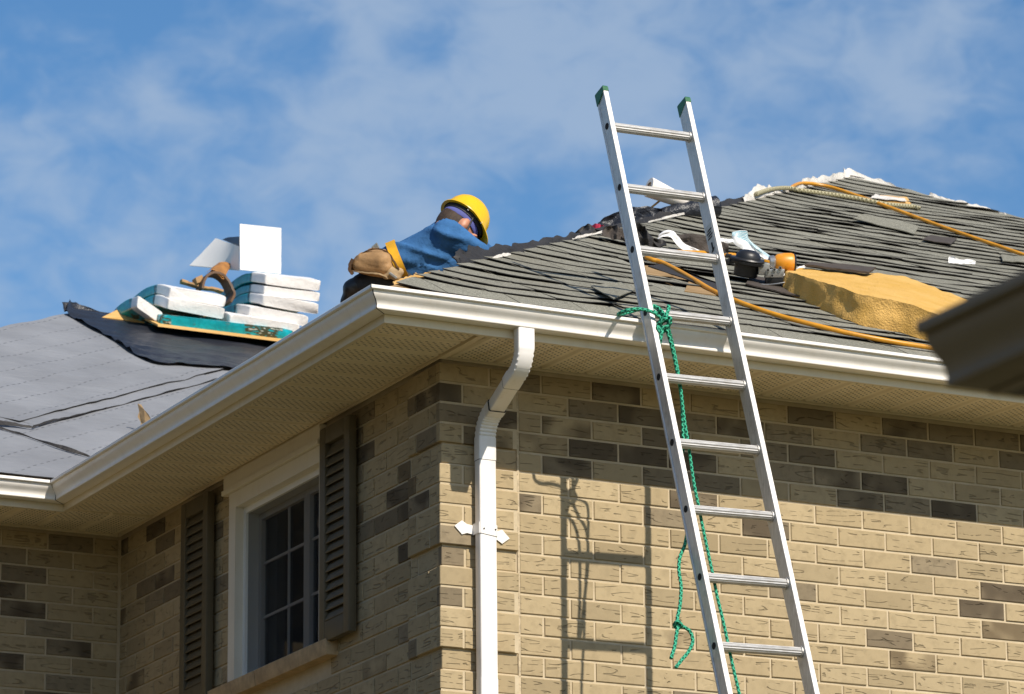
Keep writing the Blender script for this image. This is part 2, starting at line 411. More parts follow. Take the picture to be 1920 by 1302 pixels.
def label_film():
    """teal wrapper: teal ground with dark and pale printed bands"""
    t = NT('teal_wrapper'); P = t.coord(); sp = t.n('ShaderNodeSeparateXYZ'); t.l(P, sp.inputs[0])
    w = t.noise(P, 18, 4, 0.6, 0.8)
    c = t.mix(t.smooth(w, 0.35, 0.65), (0.0, 0.26, 0.32), (0.0, 0.35, 0.42))
    pr = t.noise(t.map(P, (16, 16, 60)), 1.0, 2); msk = t.smooth(t.noise(t.map(P, (3, 3, 1)), 2.0, 1), 0.5, 0.53)
    c = t.mix(t.math('MULTIPLY', msk, t.smooth(pr, 0.42, 0.5)), c, (0.05, 0.06, 0.035))
    c = t.mix(t.math('MULTIPLY', msk, t.smooth(pr, 0.60, 0.64)), c, (0.42, 0.46, 0.42))
    return t.out(c, 0.3, t.bump(w, 0.6, 0.008), spec=0.5)

def striped_film():
    t = NT('striped_wrapper'); uvn = t.n('ShaderNodeUVMap'); uvn.uv_map = 'UVMap'; sp = t.n('ShaderNodeSeparateXYZ'); t.l(uvn.outputs[0], sp.inputs[0])
    s = t.math('MULTIPLY', t.smooth(t.math('SINE', t.math('MULTIPLY', sp.outputs[1], 75.0)), -0.1, 0.1), t.smooth(sp.outputs[1], 0.46, 0.47))
    c = t.mix(s, (0.80, 0.80, 0.80), (0.0, 0.28, 0.38))
    return t.out(c, 0.35, t.bump(t.noise(t.coord(), 25, 4), 0.6, 0.01), spec=0.5)

MT = {}
MT['brick'] = brick_material('tan_brick')
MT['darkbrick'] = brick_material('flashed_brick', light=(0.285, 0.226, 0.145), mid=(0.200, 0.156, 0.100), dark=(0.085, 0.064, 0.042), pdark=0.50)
MT['mortar'] = mortar_material()
MT['white'] = paint_material('white_gutter_paint', (0.87, 0.825, 0.765), 0.26)
MT['pipe'] = paint_material('white_downspout_paint', (0.85, 0.815, 0.775), 0.42)
MT['fascia'] = paint_material('fascia_paint', (0.74, 0.64, 0.46), 0.25, 0.45)
MT['soffit'] = soffit_material()
MT['trim'] = paint_material('soffit_trim_paint', (0.78, 0.66, 0.47), 0.2, 0.5)
MT['casing'] = paint_material('window_casing_paint', (0.76, 0.70, 0.59), 0.2, 0.5)
MT['vinyl'] = paint_material('window_vinyl', (0.80, 0.78, 0.74), 0.1, 0.4)
MT['sash'] = paint_material('sash_paint', (0.60, 0.57, 0.53), 0.2, 0.45)
MT['shutter'] = simple('olive_shutter', (0.098, 0.078, 0.044), 0.55, 0.12, 6, 0.3, 90, world=True)
MT['sill'] = simple('stone_sill', (0.46, 0.32, 0.175), 0.9, 0.18, 14, 0.7, 140, 0.003, dirt=0.35)
MT['shingle'] = shingle_material()
MT['edge'] = simple('asphalt_edge', (0.018, 0.017, 0.016), 0.9)
MT['plywood'] = wood_material('plywood', (0.58, 0.33, 0.10), (0.68, 0.43, 0.17))
MT['oldwood'] = wood_material('weathered_sheathing', (0.26, 0.165, 0.075), (0.34, 0.23, 0.12))
MT['greyfelt'] = felt_material('grey_underlayment', (0.215, 0.222, 0.238), 0.62, True, 0.5)
MT['blackfelt'] = felt_material('black_underlayment', (0.018, 0.021, 0.030), 0.36, False, 0.9)
MT['felt'] = felt_material('torn_roofing_felt', (0.030, 0.027, 0.025), 0.6, False, 0.9)
MT['brownfelt'] = felt_material('brown_roofing_felt', (0.062, 0.050, 0.042), 0.8, False, 0.9)
MT['whitefelt'] = felt_material('white_torn_underlayment', (0.72, 0.68, 0.62), 0.6, False, 0.9)
MT['alu'] = aluminium('ladder_aluminium', (30, 30, 2.5))
MT['alurung'] = aluminium('rung_aluminium', (2.5, 40, 40), 0.75, 0.72)
MT['greencap'] = simple('green_plastic', (0.006, 0.125, 0.042), 0.45, 0.2, 20)
MT['blackhole'] = simple('dark_hollow', (0.015, 0.013, 0.012), 0.9)
MT['greenrope'] = rope_material('green_rope', (0.005, 0.13, 0.075), (0.05, 0.42, 0.25))
MT['beigerope'] = rope_material('beige_rope', (0.22, 0.19, 0.10), (0.46, 0.42, 0.27))
MT['hose'] = simple('orange_hose', (0.60, 0.265, 0.012), 0.4, 0.14, 9, 0.15, 60, dirt=0.25)
MT['foam'] = foam_material()
MT['helmet'] = simple('yellow_helmet_plastic', (0.80, 0.475, 0.004), 0.24, 0.05, 5, 0.04, 30, spec=0.6, dirt=0.12)
MT['shirt'] = simple('blue_shirt_cotton', (0.040, 0.125, 0.285), 0.9, 0.22, 7, 0.6, 26, 0.012, spec=0.15)
MT['trousers'] = simple('black_trouser_cloth', (0.012, 0.012, 0.014), 0.7, 0.3, 8, 0.7, 24, 0.012)
MT['skin'] = simple('skin', (0.46, 0.20, 0.115), 0.5, 0.15, 25, 0.2, 200, 0.001)
MT['hair'] = simple('dark_hair', (0.045, 0.026, 0.014), 0.7, 0.3, 60, 0.8, 220, 0.004)
MT['band'] = simple('purple_headband_cloth', (0.085, 0.095, 0.30), 0.8, 0.2, 14, 0.4, 90)
MT['strap'] = simple('black_strap', (0.018, 0.018, 0.020), 0.6)
MT['yellowbelt'] = simple('yellow_belt_webbing', (0.66, 0.33, 0.006), 0.7, 0.15, 12, 0.5, 160, 0.002)
MT['leather'] = simple('tan_leather', (0.36, 0.205, 0.085), 0.7, 0.25, 12, 0.5, 45, 0.006, dirt=0.3)
MT['suede'] = simple('pale_suede', (0.42, 0.29, 0.155), 0.85, 0.2, 10, 0.5, 40, 0.006, dirt=0.25)
MT['brownleather'] = simple('brown_leather', (0.33, 0.145, 0.035), 0.6, 0.3, 12, 0.5, 45, 0.004, dirt=0.3)
MT['darkleather'] = simple('dark_leather', (0.085, 0.040, 0.014), 0.6, 0.3, 12, 0.5, 45, 0.004)
MT['film'] = film_material('white_plastic_film', (0.84, 0.82, 0.80))
MT['teal'] = label_film()
MT['stripe'] = striped_film()
MT['carton'] = simple('white_cardboard', (0.80, 0.78, 0.75), 0.8, 0.03, 5, 0.1, 60)
MT['blackplastic'] = simple('black_tool_plastic', (0.014, 0.014, 0.015), 0.4, 0.2, 20, 0.2, 80)
MT['toolorange'] = simple('orange_tool_plastic', (0.70, 0.27, 0.012), 0.4, 0.1, 9, 0.1, 60, dirt=0.3, dirtcol=(0.4, 0.38, 0.35))
MT['steel'] = simple('worn_steel', (0.45, 0.44, 0.42), 0.35, 0.2, 30, 0.3, 90, metal=0.8)
MT['red'] = simple('red_cloth', (0.35, 0.012, 0.045), 0.8, 0.2, 12)
MT['paper'] = simple('white_paper', (0.78, 0.72, 0.66), 0.7, 0.06, 8, 0.2, 30)
MT['kraft'] = simple('cardboard_tube', (0.42, 0.27, 0.15), 0.85)
MT['brown'] = simple('brown_gutter_paint', (0.16, 0.128, 0.088), 0.55, 0.1, 4, 0.1, 40)
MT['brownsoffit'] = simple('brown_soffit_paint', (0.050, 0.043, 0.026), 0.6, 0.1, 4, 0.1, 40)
MT['brownbrick'] = simple('brown_brick', (0.16, 0.115, 0.075), 0.9, 0.2, 3, 0.5, 40)
MT['labelpaper'] = simple('worn_label', (0.52, 0.52, 0.50), 0.6, 0.1, 40, 0.1, 60, dirt=0.5)
MT['caulk'] = simple('joint_caulk', (0.50, 0.40, 0.26), 0.85, 0.15, 30, 0.6, 90, 0.004, dirt=0.9, dirtcol=(0.03, 0.02, 0.015))
MT['curtain'] = simple('sheer_curtain', (0.62, 0.62, 0.61), 0.9)
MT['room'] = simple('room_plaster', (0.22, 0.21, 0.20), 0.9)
def ground_material():
    t = NT('dry_lawn'); P = t.worldpos(); a = t.noise(P, 0.4, 5, 0.6); b = t.noise(P, 14, 5, 0.7)
    c = t.mix(t.smooth(a, 0.35, 0.65), (0.13, 0.12, 0.055), (0.175, 0.15, 0.08)); c = t.mix(t.math('MULTIPLY', t.smooth(b, 0.4, 0.7), 0.6), c, (0.085, 0.09, 0.035))
    return t.out(c, 0.95, t.bump(b, 0.8, 0.05), spec=0.1)
MT['ground'] = ground_material()
def glass_material():
    t = NT('window_glass'); g = t.n('ShaderNodeBsdfGlossy'); g.inputs['Roughness'].default_value = 0.02
    tr = t.n('ShaderNodeBsdfTransparent'); tr.inputs['Color'].default_value = (0.72, 0.76, 0.74, 1)
    fr = t.n('ShaderNodeFresnel'); fr.inputs['IOR'].default_value = 1.5; mx = t.n('ShaderNodeMixShader')
    t.l(fr.outputs[0], mx.inputs[0]); t.l(tr.outputs[0], mx.inputs[1]); t.l(g.outputs[0], mx.inputs[2])
    t.l(mx.outputs[0], t.t.nodes['Material Output'].inputs['Surface']); return t.m
MT['glass'] = glass_material()
def screen_material():
    t = NT('insect_screen'); d = t.n('ShaderNodeBsdfDiffuse'); d.inputs['Color'].default_value = (0.035, 0.036, 0.038, 1)
    tr = t.n('ShaderNodeBsdfTransparent'); mx = t.n('ShaderNodeMixShader'); mx.inputs[0].default_value = 0.26
    t.l(tr.outputs[0], mx.inputs[1]); t.l(d.outputs[0], mx.inputs[2]); t.l(mx.outputs[0], t.t.nodes['Material Output'].inputs['Surface']); return t.m
MT['screen'] = screen_material()

# ------------------------------------------------------------------ ground
g = MB().add([(-400, -400, GROUND), (400, -400, GROUND), (400, 900, GROUND), (-400, 900, GROUND)], [(0, 1, 2, 3)]).build('lawn_ground', MT['ground'])
tag(g, kind='structure')

# ------------------------------------------------------------------ the house
HOUSE = empty('brick_house', (0, 0, GROUND), 'tan brick house under a half stripped hipped roof with white gutters', 'house')
XR = 10.2     # right end of the front wall
XL = -2.55    # left end of the wing wall
WY0, WY1, WZ0, WZ1 = 1.10, 2.19, 0.405, 1.285      # window opening in the side wall
TOP = 1.40
fw = MB().box((0.006, 0.006, GROUND), (XR, 0.25, TOP)).build('wall', MT['mortar'], HOUSE)
sw = (MB().box((0.006, 0.25, GROUND), (0.25, WY0, TOP)).box((0.006, WY1, GROUND), (0.25, LW + 0.3, TOP))
      .box((0.006, WY0, GROUND), (0.25, WY1, WZ0)).box((0.006, WY0, WZ1), (0.25, WY1, TOP)).build('wall', MT['mortar'], HOUSE))
ww = MB().box((XL, LW + 0.006, GROUND), (0.006, LW + 0.25, TOP)).build('wall', MT['mortar'], HOUSE)

BR = {}
def brick_geo(lx, lz, ax, rng, dep=0.03, proud=0.0):
    """a chamfered brick; ax = 'x' front face looks to -y, ax = 'y' front face looks to -x. local origin = centre of its face"""
    c = 0.0022; hx, hz = lx / 2, lz / 2
    a = [(-hx, 0.0, -hz), (hx, 0.0, -hz), (hx, 0.0, hz), (-hx, 0.0, hz)]
    j = lambda s: rng.uniform(-s, s)
    fr = [(x * (1 - c / hx) + j(.0012), 0, z * (1 - c / hz) + j(.0012)) for x, _, z in a]
    md = [(x, c * 1.2, z) for x, _, z in a]; bk = [(x, dep, z) for x, _, z in a]
    vs = fr + md + bk
    fs = [(0, 1, 2, 3)] + [(4 + k, 4 + (k + 1) % 4, (k + 1) % 4, k) for k in range(4)] + [(8 + k, 8 + (k + 1) % 4, 4 + (k + 1) % 4, 4 + k) for k in range(4)]
    uvs = [(v[0] + hx, v[2] + hz) for v in vs]
    if ax == 'y': vs = [(v[1], -v[0], v[2]) for v in vs]
    return vs, fs, uvs
def brick_mesh(lx, lz, ax, var, dk):
    key = (round(lx, 3), round(lz, 4), ax, var, dk)
    if key not in BR:
        vs, fs, uvs = brick_geo(lx, lz, ax, random.Random(var * 17 + int(lx * 1000)))
        mb = MB().add(vs, fs, uvs); me = bpy.data.meshes.new('brick'); me.from_pydata(mb.v, [], mb.f)
        ul = me.uv_layers.new(name='UVMap')
        for p in me.polygons:
            for li, uv in zip(p.loop_indices, mb.uv[p.index]): ul.data[li].uv = uv
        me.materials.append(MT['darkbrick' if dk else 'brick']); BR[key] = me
    return BR[key]
def project(p):
    d = V(p) - CAM; z = d.dot(CF)
    return 960 + FPX * d.dot(CR) / z, 651 - FPX * d.dot(CU) / z
bricks = []   # (wall, centre, length, height, axis, hidden)
BJ = 0.0105; BH = CRS - BJ
rb = random.Random(3)
def lay(wall, ax, s0, s1, z, off, face, first, skip=None):
    s = s0; k = 0
    while s < s1 - 0.02:
        ln = (first if k == 0 else PITCH) - BJ
        e = min(s + ln, s1)
        if e - s > 0.02:
            segs = [(s, e)]
            if skip:
                a, b, z0, z1 = skip
                if z + BH > z0 and z < z1: segs = [(p, q) for p, q in ((s, min(e, a)), (max(s, b), e)) if q - p > 0.02]
            for p, q in segs:
                m = (p + q) / 2; pr = rb.uniform(-0.0012, 0.0012)
                c = (m, face + pr, z + BH / 2) if ax == 'x' else (face + pr, m, z + BH / 2)
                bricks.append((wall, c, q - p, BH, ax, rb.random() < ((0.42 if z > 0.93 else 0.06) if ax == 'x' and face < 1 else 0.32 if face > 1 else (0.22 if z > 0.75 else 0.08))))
        s = s + ln + BJ; k += 1
kmin = int((GROUND) / CRS) + 1; kmax = 16
QF, QS = 0.345, 0.295
for k in range(kmin, kmax + 1):
    z = k * CRS + 0.003
    if z + BH > TOP: continue
    rec = (k % 5) == 1
    q = 0.002 if rec else -0.013
    # quoin pier: corner bricks run alternately along both faces
    if k % 2: lay(fw, 'x', q, QF, z, 0, q, 0.235); lay(sw, 'y', q + 0.03, QS, z, 0, q, 0.08)
    else: lay(fw, 'x', q, QF, z, 0, q, 0.112); lay(sw, 'y', q + 0.03, QS, z, 0, q, 0.205)
    lay(fw, 'x', 0.358, XR, z, 0, 0.0, 0.112 if k % 2 else PITCH)
    lay(sw, 'y', QS + 0.011, LW - 0.008, z, 0, 0.0, 0.12 if k % 2 else 0.235, (WY0, WY1, WZ0 - 0.09, WZ1 + 0.2))
    # wing wall, laid from the inner corner to the left
    n0 = len(bricks); lay(ww, 'x', 0.012, -XL, z, 0, LW, 0.13 if k % 2 else 0.235)
    for i in range(n0, len(bricks)):
        w_, c, *q_ = bricks[i]; bricks[i] = (w_, (-c[0], c[1], c[2]), *q_)
vis = []
for i, b in enumerate(bricks):
    u, v = project(b[1]); ins = -20 < u < 1960 and 640 < v < 1330
    foreshort = 1.0 if b[4] == 'x' else 0.45
    vis.append((-(b[2] * foreshort * (1 if b[0] is fw else 0.95)) if ins else 1, -v, i))
vis.sort(); single = set(i for s, _, i in vis[:300] if s <= 0)
rest = {}
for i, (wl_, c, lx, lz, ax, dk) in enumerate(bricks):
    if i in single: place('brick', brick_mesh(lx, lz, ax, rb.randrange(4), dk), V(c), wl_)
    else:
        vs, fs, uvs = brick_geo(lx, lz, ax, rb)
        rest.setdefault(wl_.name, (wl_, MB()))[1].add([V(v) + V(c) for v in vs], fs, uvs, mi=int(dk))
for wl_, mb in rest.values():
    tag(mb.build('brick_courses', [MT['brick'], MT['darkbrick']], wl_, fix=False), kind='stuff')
mb = MB()
for k in range(kmin, kmax + 1):
    if (k % 5) == 1 or (k + 1) * CRS > TOP + .01: continue
    z0_, z1_ = k * CRS - 0.0005 + (0.004 if (k % 5) == 2 else 0), (k + 1) * CRS - 0.0005 - (0.004 if (k % 5) == 0 else 0)
    z1_ = min(z1_, TOP)
    mb.add([(-0.0085, -0.0085, z0_), (QF - .002, -0.0085, z0_), (QF - .002, 0.0055, z0_), (0.0055, 0.0055, z0_), (0.0055, QS - .002, z0_), (-0.0085, QS - .002, z0_),
            (-0.0085, -0.0085, z1_), (QF - .002, -0.0085, z1_), (QF - .002, 0.0055, z1_), (0.0055, 0.0055, z1_), (0.0055, QS - .002, z1_), (-0.0085, QS - .002, z1_)],
           [(0, 3, 2, 1), (0, 5, 4, 3), (6, 7, 8, 9), (6, 9, 10, 11)] + [(i, (i + 1) % 6, 6 + (i + 1) % 6, 6 + i) for i in range(6)])
tag(mb.build('quoin_mortar', MT['mortar'], HOUSE), kind='stuff')
# control joint beside the quoin pier
mb = MB(); zz = np.linspace(GROUND + .05, 1.395, 260)
mb.sweep([[(0.3462, 0.02, z), (0.3465 + 0.0008 * ns((0, 0, z), 30), -0.001, z), (0.3572 + 0.0008 * ns((4, 0, z), 30), -0.001, z), (0.3578, 0.02, z)] for z in zz])
mb.build('control_joint', MT['caulk'], HOUSE)

# ---- soffits
SZI, SZO = 1.388, 1.372
def soffit_panel_mesh():
    mb = MB(); hx, hy, t = 0.222, 0.1008, 0.004
    # long axis x, V grooved long edges, centre bead
    prof = [(-hy, 0.014), (-hy, 0.010), (-hy + 0.009, 0), (-0.004, 0), (-0.0015, 0.004), (0.0015, 0.004), (0.004, 0), (hy - 0.009, 0), (hy, 0.010), (hy, 0.014)]
    mb.sweep([[(x, y, z) for y, z in prof] for x in (-hx, hx)])
    me = bpy.data.meshes.new('soffit_panel'); me.from_pydata(mb.v, [], mb.f)
    bm = bmesh.new(); bm.from_mesh(me); bmesh.ops.recalc_face_normals(bm, faces=bm.faces); bm.to_mesh(me); bm.free()
    me.materials.append(MT['soffit']); return me
SPM = soffit_panel_mesh(); tilt = math.atan2(SZI - SZO, 0.455)
def soffit_trim(name, *boxes):
    mb = MB()
    for a, b in boxes: mb.box(a, b)
    return mb.build(name, MT['trim'], HOUSE)
ST = soffit_trim('soffit', ((-0.020, -FAS + 0.002, SZI - 0.010), (-0.0135, LW - .02, SZI + 0.012)), ((-0.013, -FAS + 0.002, SZI - 0.0085), (0.010, -0.0135, SZI + 0.012)))
SF = soffit_trim('soffit', ((0.012, -0.0135, SZI - 0.006), (XR, -0.002, SZI + 0.012)))
SW_ = soffit_trim('soffit', ((XL, LW - 0.019, SZI - 0.008), (-0.021, LW - 0.001, SZI + 0.012)))
P = 0.2115
for i in range(19):   # side soffit
    y = -0.36 + i * P
    if y > LW - 0.2: break
    o = place('soffit_panel', SPM, (-0.247, y, (SZI + SZO) / 2), ST); o.rotation_euler = (0, -tilt, 0)
for i in range(26):   # front soffit
    o = place('soffit_panel', SPM, (0.128 + i * P, -0.245, (SZI + SZO) / 2), SF); o.rotation_euler = (0, -tilt, PI / 2)
for i in range(11):   # wing soffit
    o = place('soffit_panel', SPM, (-0.13 - i * P, LW - 0.245, (SZI + SZO) / 2 + 0.001), SW_); o.rotation_euler = (0, -tilt, PI / 2)

# ---- fascia and gutters
FT = 1.50
MB().box((-FAS, -FAS, SZO - 0.012), (XR + .5, -FAS + 0.02, FT)).build('fascia', MT['fascia'], HOUSE)
MB().box((-FAS, -FAS + 0.02, SZO - 0.012), (-FAS + 0.02, LW - FAS, FT)).build('fascia', MT['fascia'], HOUSE)
MB().box((XL - .5, LW - FAS, SZO - 0.012), (-FAS + 0.02, LW - FAS + 0.02, FT)).build('fascia', MT['fascia'], HOUSE)
GP = [(0.001, 0.100), (0.001, 0.0), (0.058, 0.0), (0.0625, 0.0015), (0.064, 0.006), (0.0625, 0.0115), (0.0625, 0.017), (0.066, 0.026), (0.073, 0.0345), (0.081, 0.042), (0.0875, 0.050), (0.0915, 0.058), (0.0925, 0.0655), (0.0925, 0.067), (0.1035, 0.0675), (0.1066, 0.070), (0.1068, 0.0815), (0.1050, 0.0835), (0.096, 0.0835), (0.0955, 0.0815), (0.1035, 0.0810), (0.1035, 0.0725), (0.0895, 0.0705), (0.0885, 0.060), (0.0845, 0.052), (0.078, 0.0445), (0.070, 0.037), (0.063, 0.028), (0.0600, 0.018), (0.0600, 0.003), (0.003, 0.002), (0.003, 0.100)]
def gutter(name, fn, n, mat=None, z0=ZG - 0.0005):
    """fn(out, t) -> (x, y) for profile offset out from the fascia"""
    mb = MB(); rings = []
    for i in range(n + 1):
        t = i / n
        rings.append([(*fn(o, t), z0 + z + 0.0022 * ns((t * 13, 0, 3.0)) ) for o, z in GP])
    mb.sweep(rings); return mb.build(name, mat or MT['white'], HOUSE, smooth=28)
G1 = gutter('gutter', lambda o, t: ((-(FAS + o)) * (1 - t) + (XR + .5) * t, -(FAS + o)), 60)
G2 = gutter('gutter', lambda o, t: (-(FAS + o), -(FAS + o) + t * (LW)), 24)
G3 = gutter('gutter', lambda o, t: (-(FAS + o) * (1 - t) + (XL - .5) * t, LW - (FAS + o)), 16)
# mitre seams: dark sealant line standing a hair proud of the metal
def seam(x, y, sx, sy):
    mb = MB(); d = V((sx, sy, 0)).normalized()
    tn = V((-d.y, d.x, 0)) * 0.0022
    outer = GP[1:19]
    r1 = []; r2 = []
    for o, z in outer:
        p = V((x + sx * o, y + sy * o, ZG + z)) + d * 0.0018 + V((0, 0, -0.001 if z < 0.01 else 0.0005)); r1.append(p - tn); r2.append(p + tn)
    mb.sweep([r1, r2], closed_ring=False, cap=False); return mb.build('gutter_seam', MT['edge'], HOUSE)
seam(-FAS, -FAS, -1, -1); seam(-FAS, LW - FAS, -1, -1)

# ---- downspout
PW, PD = 0.0385, 0.026
def rrect(w, d, r=0.007):
    pts = []
    for cx, cy, a0 in ((w - r, -d + r, -90), (w - r, d - r, 0), (-w + r, d - r, 90), (-w + r, -d + r, 180)):
        for k in range(4):
            a = math.radians(a0 + 30 * k); pts.append((cx + r * math.cos(a), cy + r * math.sin(a)))
    return pts
def pipe_path(name, path, sc=1.0, crimp=None, mat=None):
    """path: list of (point, tangent angle from straight down towards the wall (+y))"""
    mb = MB(); rings = []
    for i, (p, a) in enumerate(path):
        ty = V((0, math.cos(a), math.sin(a)))     # section depth axis
        s = sc; k = 0.0
        if crimp and crimp[0] <= i <= crimp[1]: k = 0.0026 * (0.5 - 0.5 * math.cos(PI * (i - crimp[0])))
        rings.append([V(p) + V((1, 0, 0)) * (x * s - math.copysign(k, x)) + ty * (y * s - math.copysign(k, y)) for x, y in rrect(PW, PD)])
    mb.sweep(rings); return mb.build(name, mat or MT['pipe'], HOUSE, smooth=32)
XD0, XD1 = 0.176, 0.178
XT = 0.128
yo, yw = -0.512, -0.052
ang = math.radians(77)   # swing of the sloping piece from the vertical
def bend(x, y, z, R, a0, a1, n):
    """bend starting at (y,z) heading down at angle a0 from vertical towards +y; radius R"""
    out = []; sgn = 1 if a1 > a0 else -1
    for i in range(n + 1):
        a = a0 + (a1 - a0) * i / n
        # centre of curvature lies to the +y side when turning to the wall
        cy = y + sgn * R * math.cos(a0); cz = z + sgn * R * math.sin(a0)
        out.append((V((x, cy - sgn * R * math.cos(a), cz - sgn * R * math.sin(a))), a))
    return out
RB = 0.112
up = [(V((XT, yo, ZG - 0.001)), 0.0), (V((XT, yo, 1.330)), 0.0)] + bend(XT, yo, 1.326, RB, 0, ang, 16)
e0 = up[-1][0]; R2 = RB
ydrop = R2 * (1 - math.cos(ang))            # y taken by the lower bend
Lmid = (yw - ydrop - e0.y) / math.sin(ang)
dirn = V(((XD0 - XT) / Lmid, math.sin(ang), -math.cos(ang)))
up.append((e0 + dirn * 0.06, ang))
e1 = e0 + dirn * Lmid
ELB = pipe_path('downspout_elbow', up, 0.96, (4, 17))
def pipe_ring(p, a, sc, parent):
    mb = MB(); ty = V((0, math.cos(a), math.sin(a))); dn = V((0, math.sin(a), -math.cos(a)))
    mb.sweep([[V(p) + dn * q + V((1, 0, 0)) * (x * sc) + ty * (y * sc) for x, y in rrect(PW, PD)] for q in (-.0018, .0018)]); mb.build('pipe_seam', MT['edge'], parent)
pipe_path('downspout_connector', [(e0 + dirn * 0.02, ang), (e1 - dirn * 0.02, ang)], 0.90)
pipe_ring(up[-1][0] + dirn * .001, ang, 0.955, ELB)
lowb = [(e1 - dirn * 0.035, ang)] + bend(XD0, e1.y, e1.z, R2, ang, 0, 16)
e2 = lowb[-1][0]; lowb.append((V((XD0, yw, e2.z - 0.03)), 0.0)); lowb.append((V((XD0, yw, e2.z - 0.085)), 0.0))
ELB2 = pipe_path('downspout_elbow', lowb, 1.03, (2, 16)); pipe_ring(lowb[0][0] - dirn * .001, ang, 1.025, ELB2); pipe_ring(lowb[-1][0], 0.0, 1.022, ELB2)
pipe_path('downspout_pipe', [(V((XD0, yw, e2.z - 0.07)), 0.0), (V((XD1, yw, 0.02)), 0.0)], 0.99)
pipe_path('downspout_pipe', [(V((XD1, yw, 0.045)), 0.0), (V((XD1 + .01, yw, GROUND + 0.15)), 0.0)], 1.03)
# strap with pointed ends
zs_ = 0.664; hs = 0.0235
mb = MB()
def plate(sign):
    x0 = XD0 + sign * (PW + 0.001); n = 9; pts = [(0, hs * .8), (0.030, hs * 0.8), (0.052, hs * 1.25), (0.070, hs * 0.6), (0.086, 0)]
    up_ = [(x0 + sign * a, b) for a, b in pts]; lo_ = [(x, -b) for x, b in up_[:-1]][::-1]
    ring = up_ + lo_
    mb.sweep([[(x, yy, zs_ + z - 0.012 * (x - XD0) / 0.1) for x, z in ring] for yy in (-0.0195, -0.0165)])
plate(1); plate(-1)
yf = yw - PD - 0.003
mb.sweep([[(x, y, zs_ + z - 0.012 * (x - XD0) / 0.1) for z in (-hs, hs) for _ in (0,)] for x, y in [(XD0 - PW - .0035, -0.0185), (XD0 - PW - .0035, yf + .006), (XD0 - PW + .004, yf), (XD0 + PW - .004, yf), (XD0 + PW + .0035, yf + .006), (XD0 + PW + .0035, -0.0185)]], closed_ring=False, cap=False)
MBs = mb.build('downspout_strap', MT['pipe'], HOUSE)
for sx in (-0.022, 0.03):
    MB().tube([(XD0 + sx, yf - 0.0035, zs_), (XD0 + sx, yf + .001, zs_)], 0.0032, 8).build('strap_rivet', MT['edge'], MBs)

# ---- window in the side wall
WIN = MB()
cw = 0.075
for a, b in (((-0.022, WY1 - 0.004 - cw, WZ0), (0.05, WY1 - 0.004, WZ1 - cw)), ((-0.022, WY0 + 0.004, WZ0), (0.05, WY0 + 0.004 + cw, WZ1 - cw)), ((-0.022, WY0 + 0.004, WZ1 - cw), (0.05, WY1 - 0.004, WZ1 - 0.002))):
    WIN.box(a, b)
WIN = WIN.build('window', MT['casing'], HOUSE)
iy0, iy1, iz0, iz1 = WY0 + 0.004 + cw, WY1 - 0.004 - cw, WZ0 + 0.002, WZ1 - cw
mb = MB()
for a, b in (((0.018, iy1 - 0.028, iz0), (0.115, iy1, iz1)), ((0.018, iy0, iz0), (0.115, iy0 + 0.028, iz1)), ((0.018, iy0 + 0.028, iz1 - 0.03), (0.115, iy1 - 0.028, iz1)), ((0.012, iy0 + 0.028, iz0), (0.115, iy1 - 0.028, iz0 + 0.026))):
    mb.box(a, b)
mb.build('window_frame', MT['vinyl'], WIN)
ym = 1.545
def sash(y0, y1, x, muny, munz):
    mb = MB(); w = 0.030; z0, z1 = iz0 + 0.027, iz1 - 0.031
    mb.box((x, y0, z0), (x + 0.025, y0 + w, z1)).box((x, y1 - w, z0), (x + 0.025, y1, z1)).box((x, y0 + w, z0), (x + 0.025, y1 - w, z0 + w)).box((x, y0 + w, z1 - w), (x + 0.025, y1 - w, z1))
    mb.build('sash', MT['sash'], WIN)
    mb2 = MB()
    for my in muny: mb2.box((x + .010, my - 0.006, z0 + w), (x + 0.018, my + 0.006, z1 - w))
    ys = sorted([y0 + w, *muny, y1 - w])
    for mz in munz:
        for a_, b_ in zip(ys[:-1], ys[1:]):
            mb2.box((x + .0105, a_ + (0.006 if a_ in muny else 0), mz - 0.006), (x + 0.0175, b_ - (0.006 if b_ in muny else 0), mz + 0.006))
    mb2.build('muntin', MT['sash'], WIN)
    MB().box((x + 0.020, y0 + w, z0 + w), (x + 0.023, y1 - w, z1 - w)).build('pane', MT['glass'], WIN)
h_ = (iz1 - iz0)
sash(iy0 + 0.029, ym, 0.082, [1.37], [iz0 + h_ * 0.36, iz0 + h_ * 0.67])
sash(ym + 0.002, iy1 - 0.029, 0.082, [1.77], [iz0 + h_ * 0.36, iz0 + h_ * 0.67])
MB().box((0.030, iy0 + 0.029, iz0 + 0.028), (0.031, iy1 - 0.029, iz1 - 0.031)).build('insect_screen', MT['screen'], WIN)
# frieze board over the window and stone sill
MB().box((-0.030, WY0 + 0.06, WZ1), (0.02, WY1 + 0.045, SZI - 0.012)).box((-0.040, WY0 + 0.06, WZ1 - 0.0), (-0.0305, WY1 + 0.045, WZ1 + 0.022)).build('frieze_board', MT['casing'], HOUSE)
sy0 = on_x(615, 1222, -0.045).y; sz1 = WZ0 - 0.004
mb = MB(); mb.obox((0.02, (sy0 + 1.80) / 2, sz1 - 0.037), (0.075, 0, 0), (0, (1.80 - sy0) / 2 - 0.002, 0), (-0.004, 0, 0.035), 0.006)
mb.build('window_sill', MT['sill'], HOUSE, smooth=40)
mb = MB(); mb.obox((0.02, 2.07, sz1 - 0.037), (0.075, 0, 0), (0, 0.266, 0), (-0.004, 0, 0.035), 0.006)
mb.build('window_sill', MT['sill'], HOUSE, smooth=40)
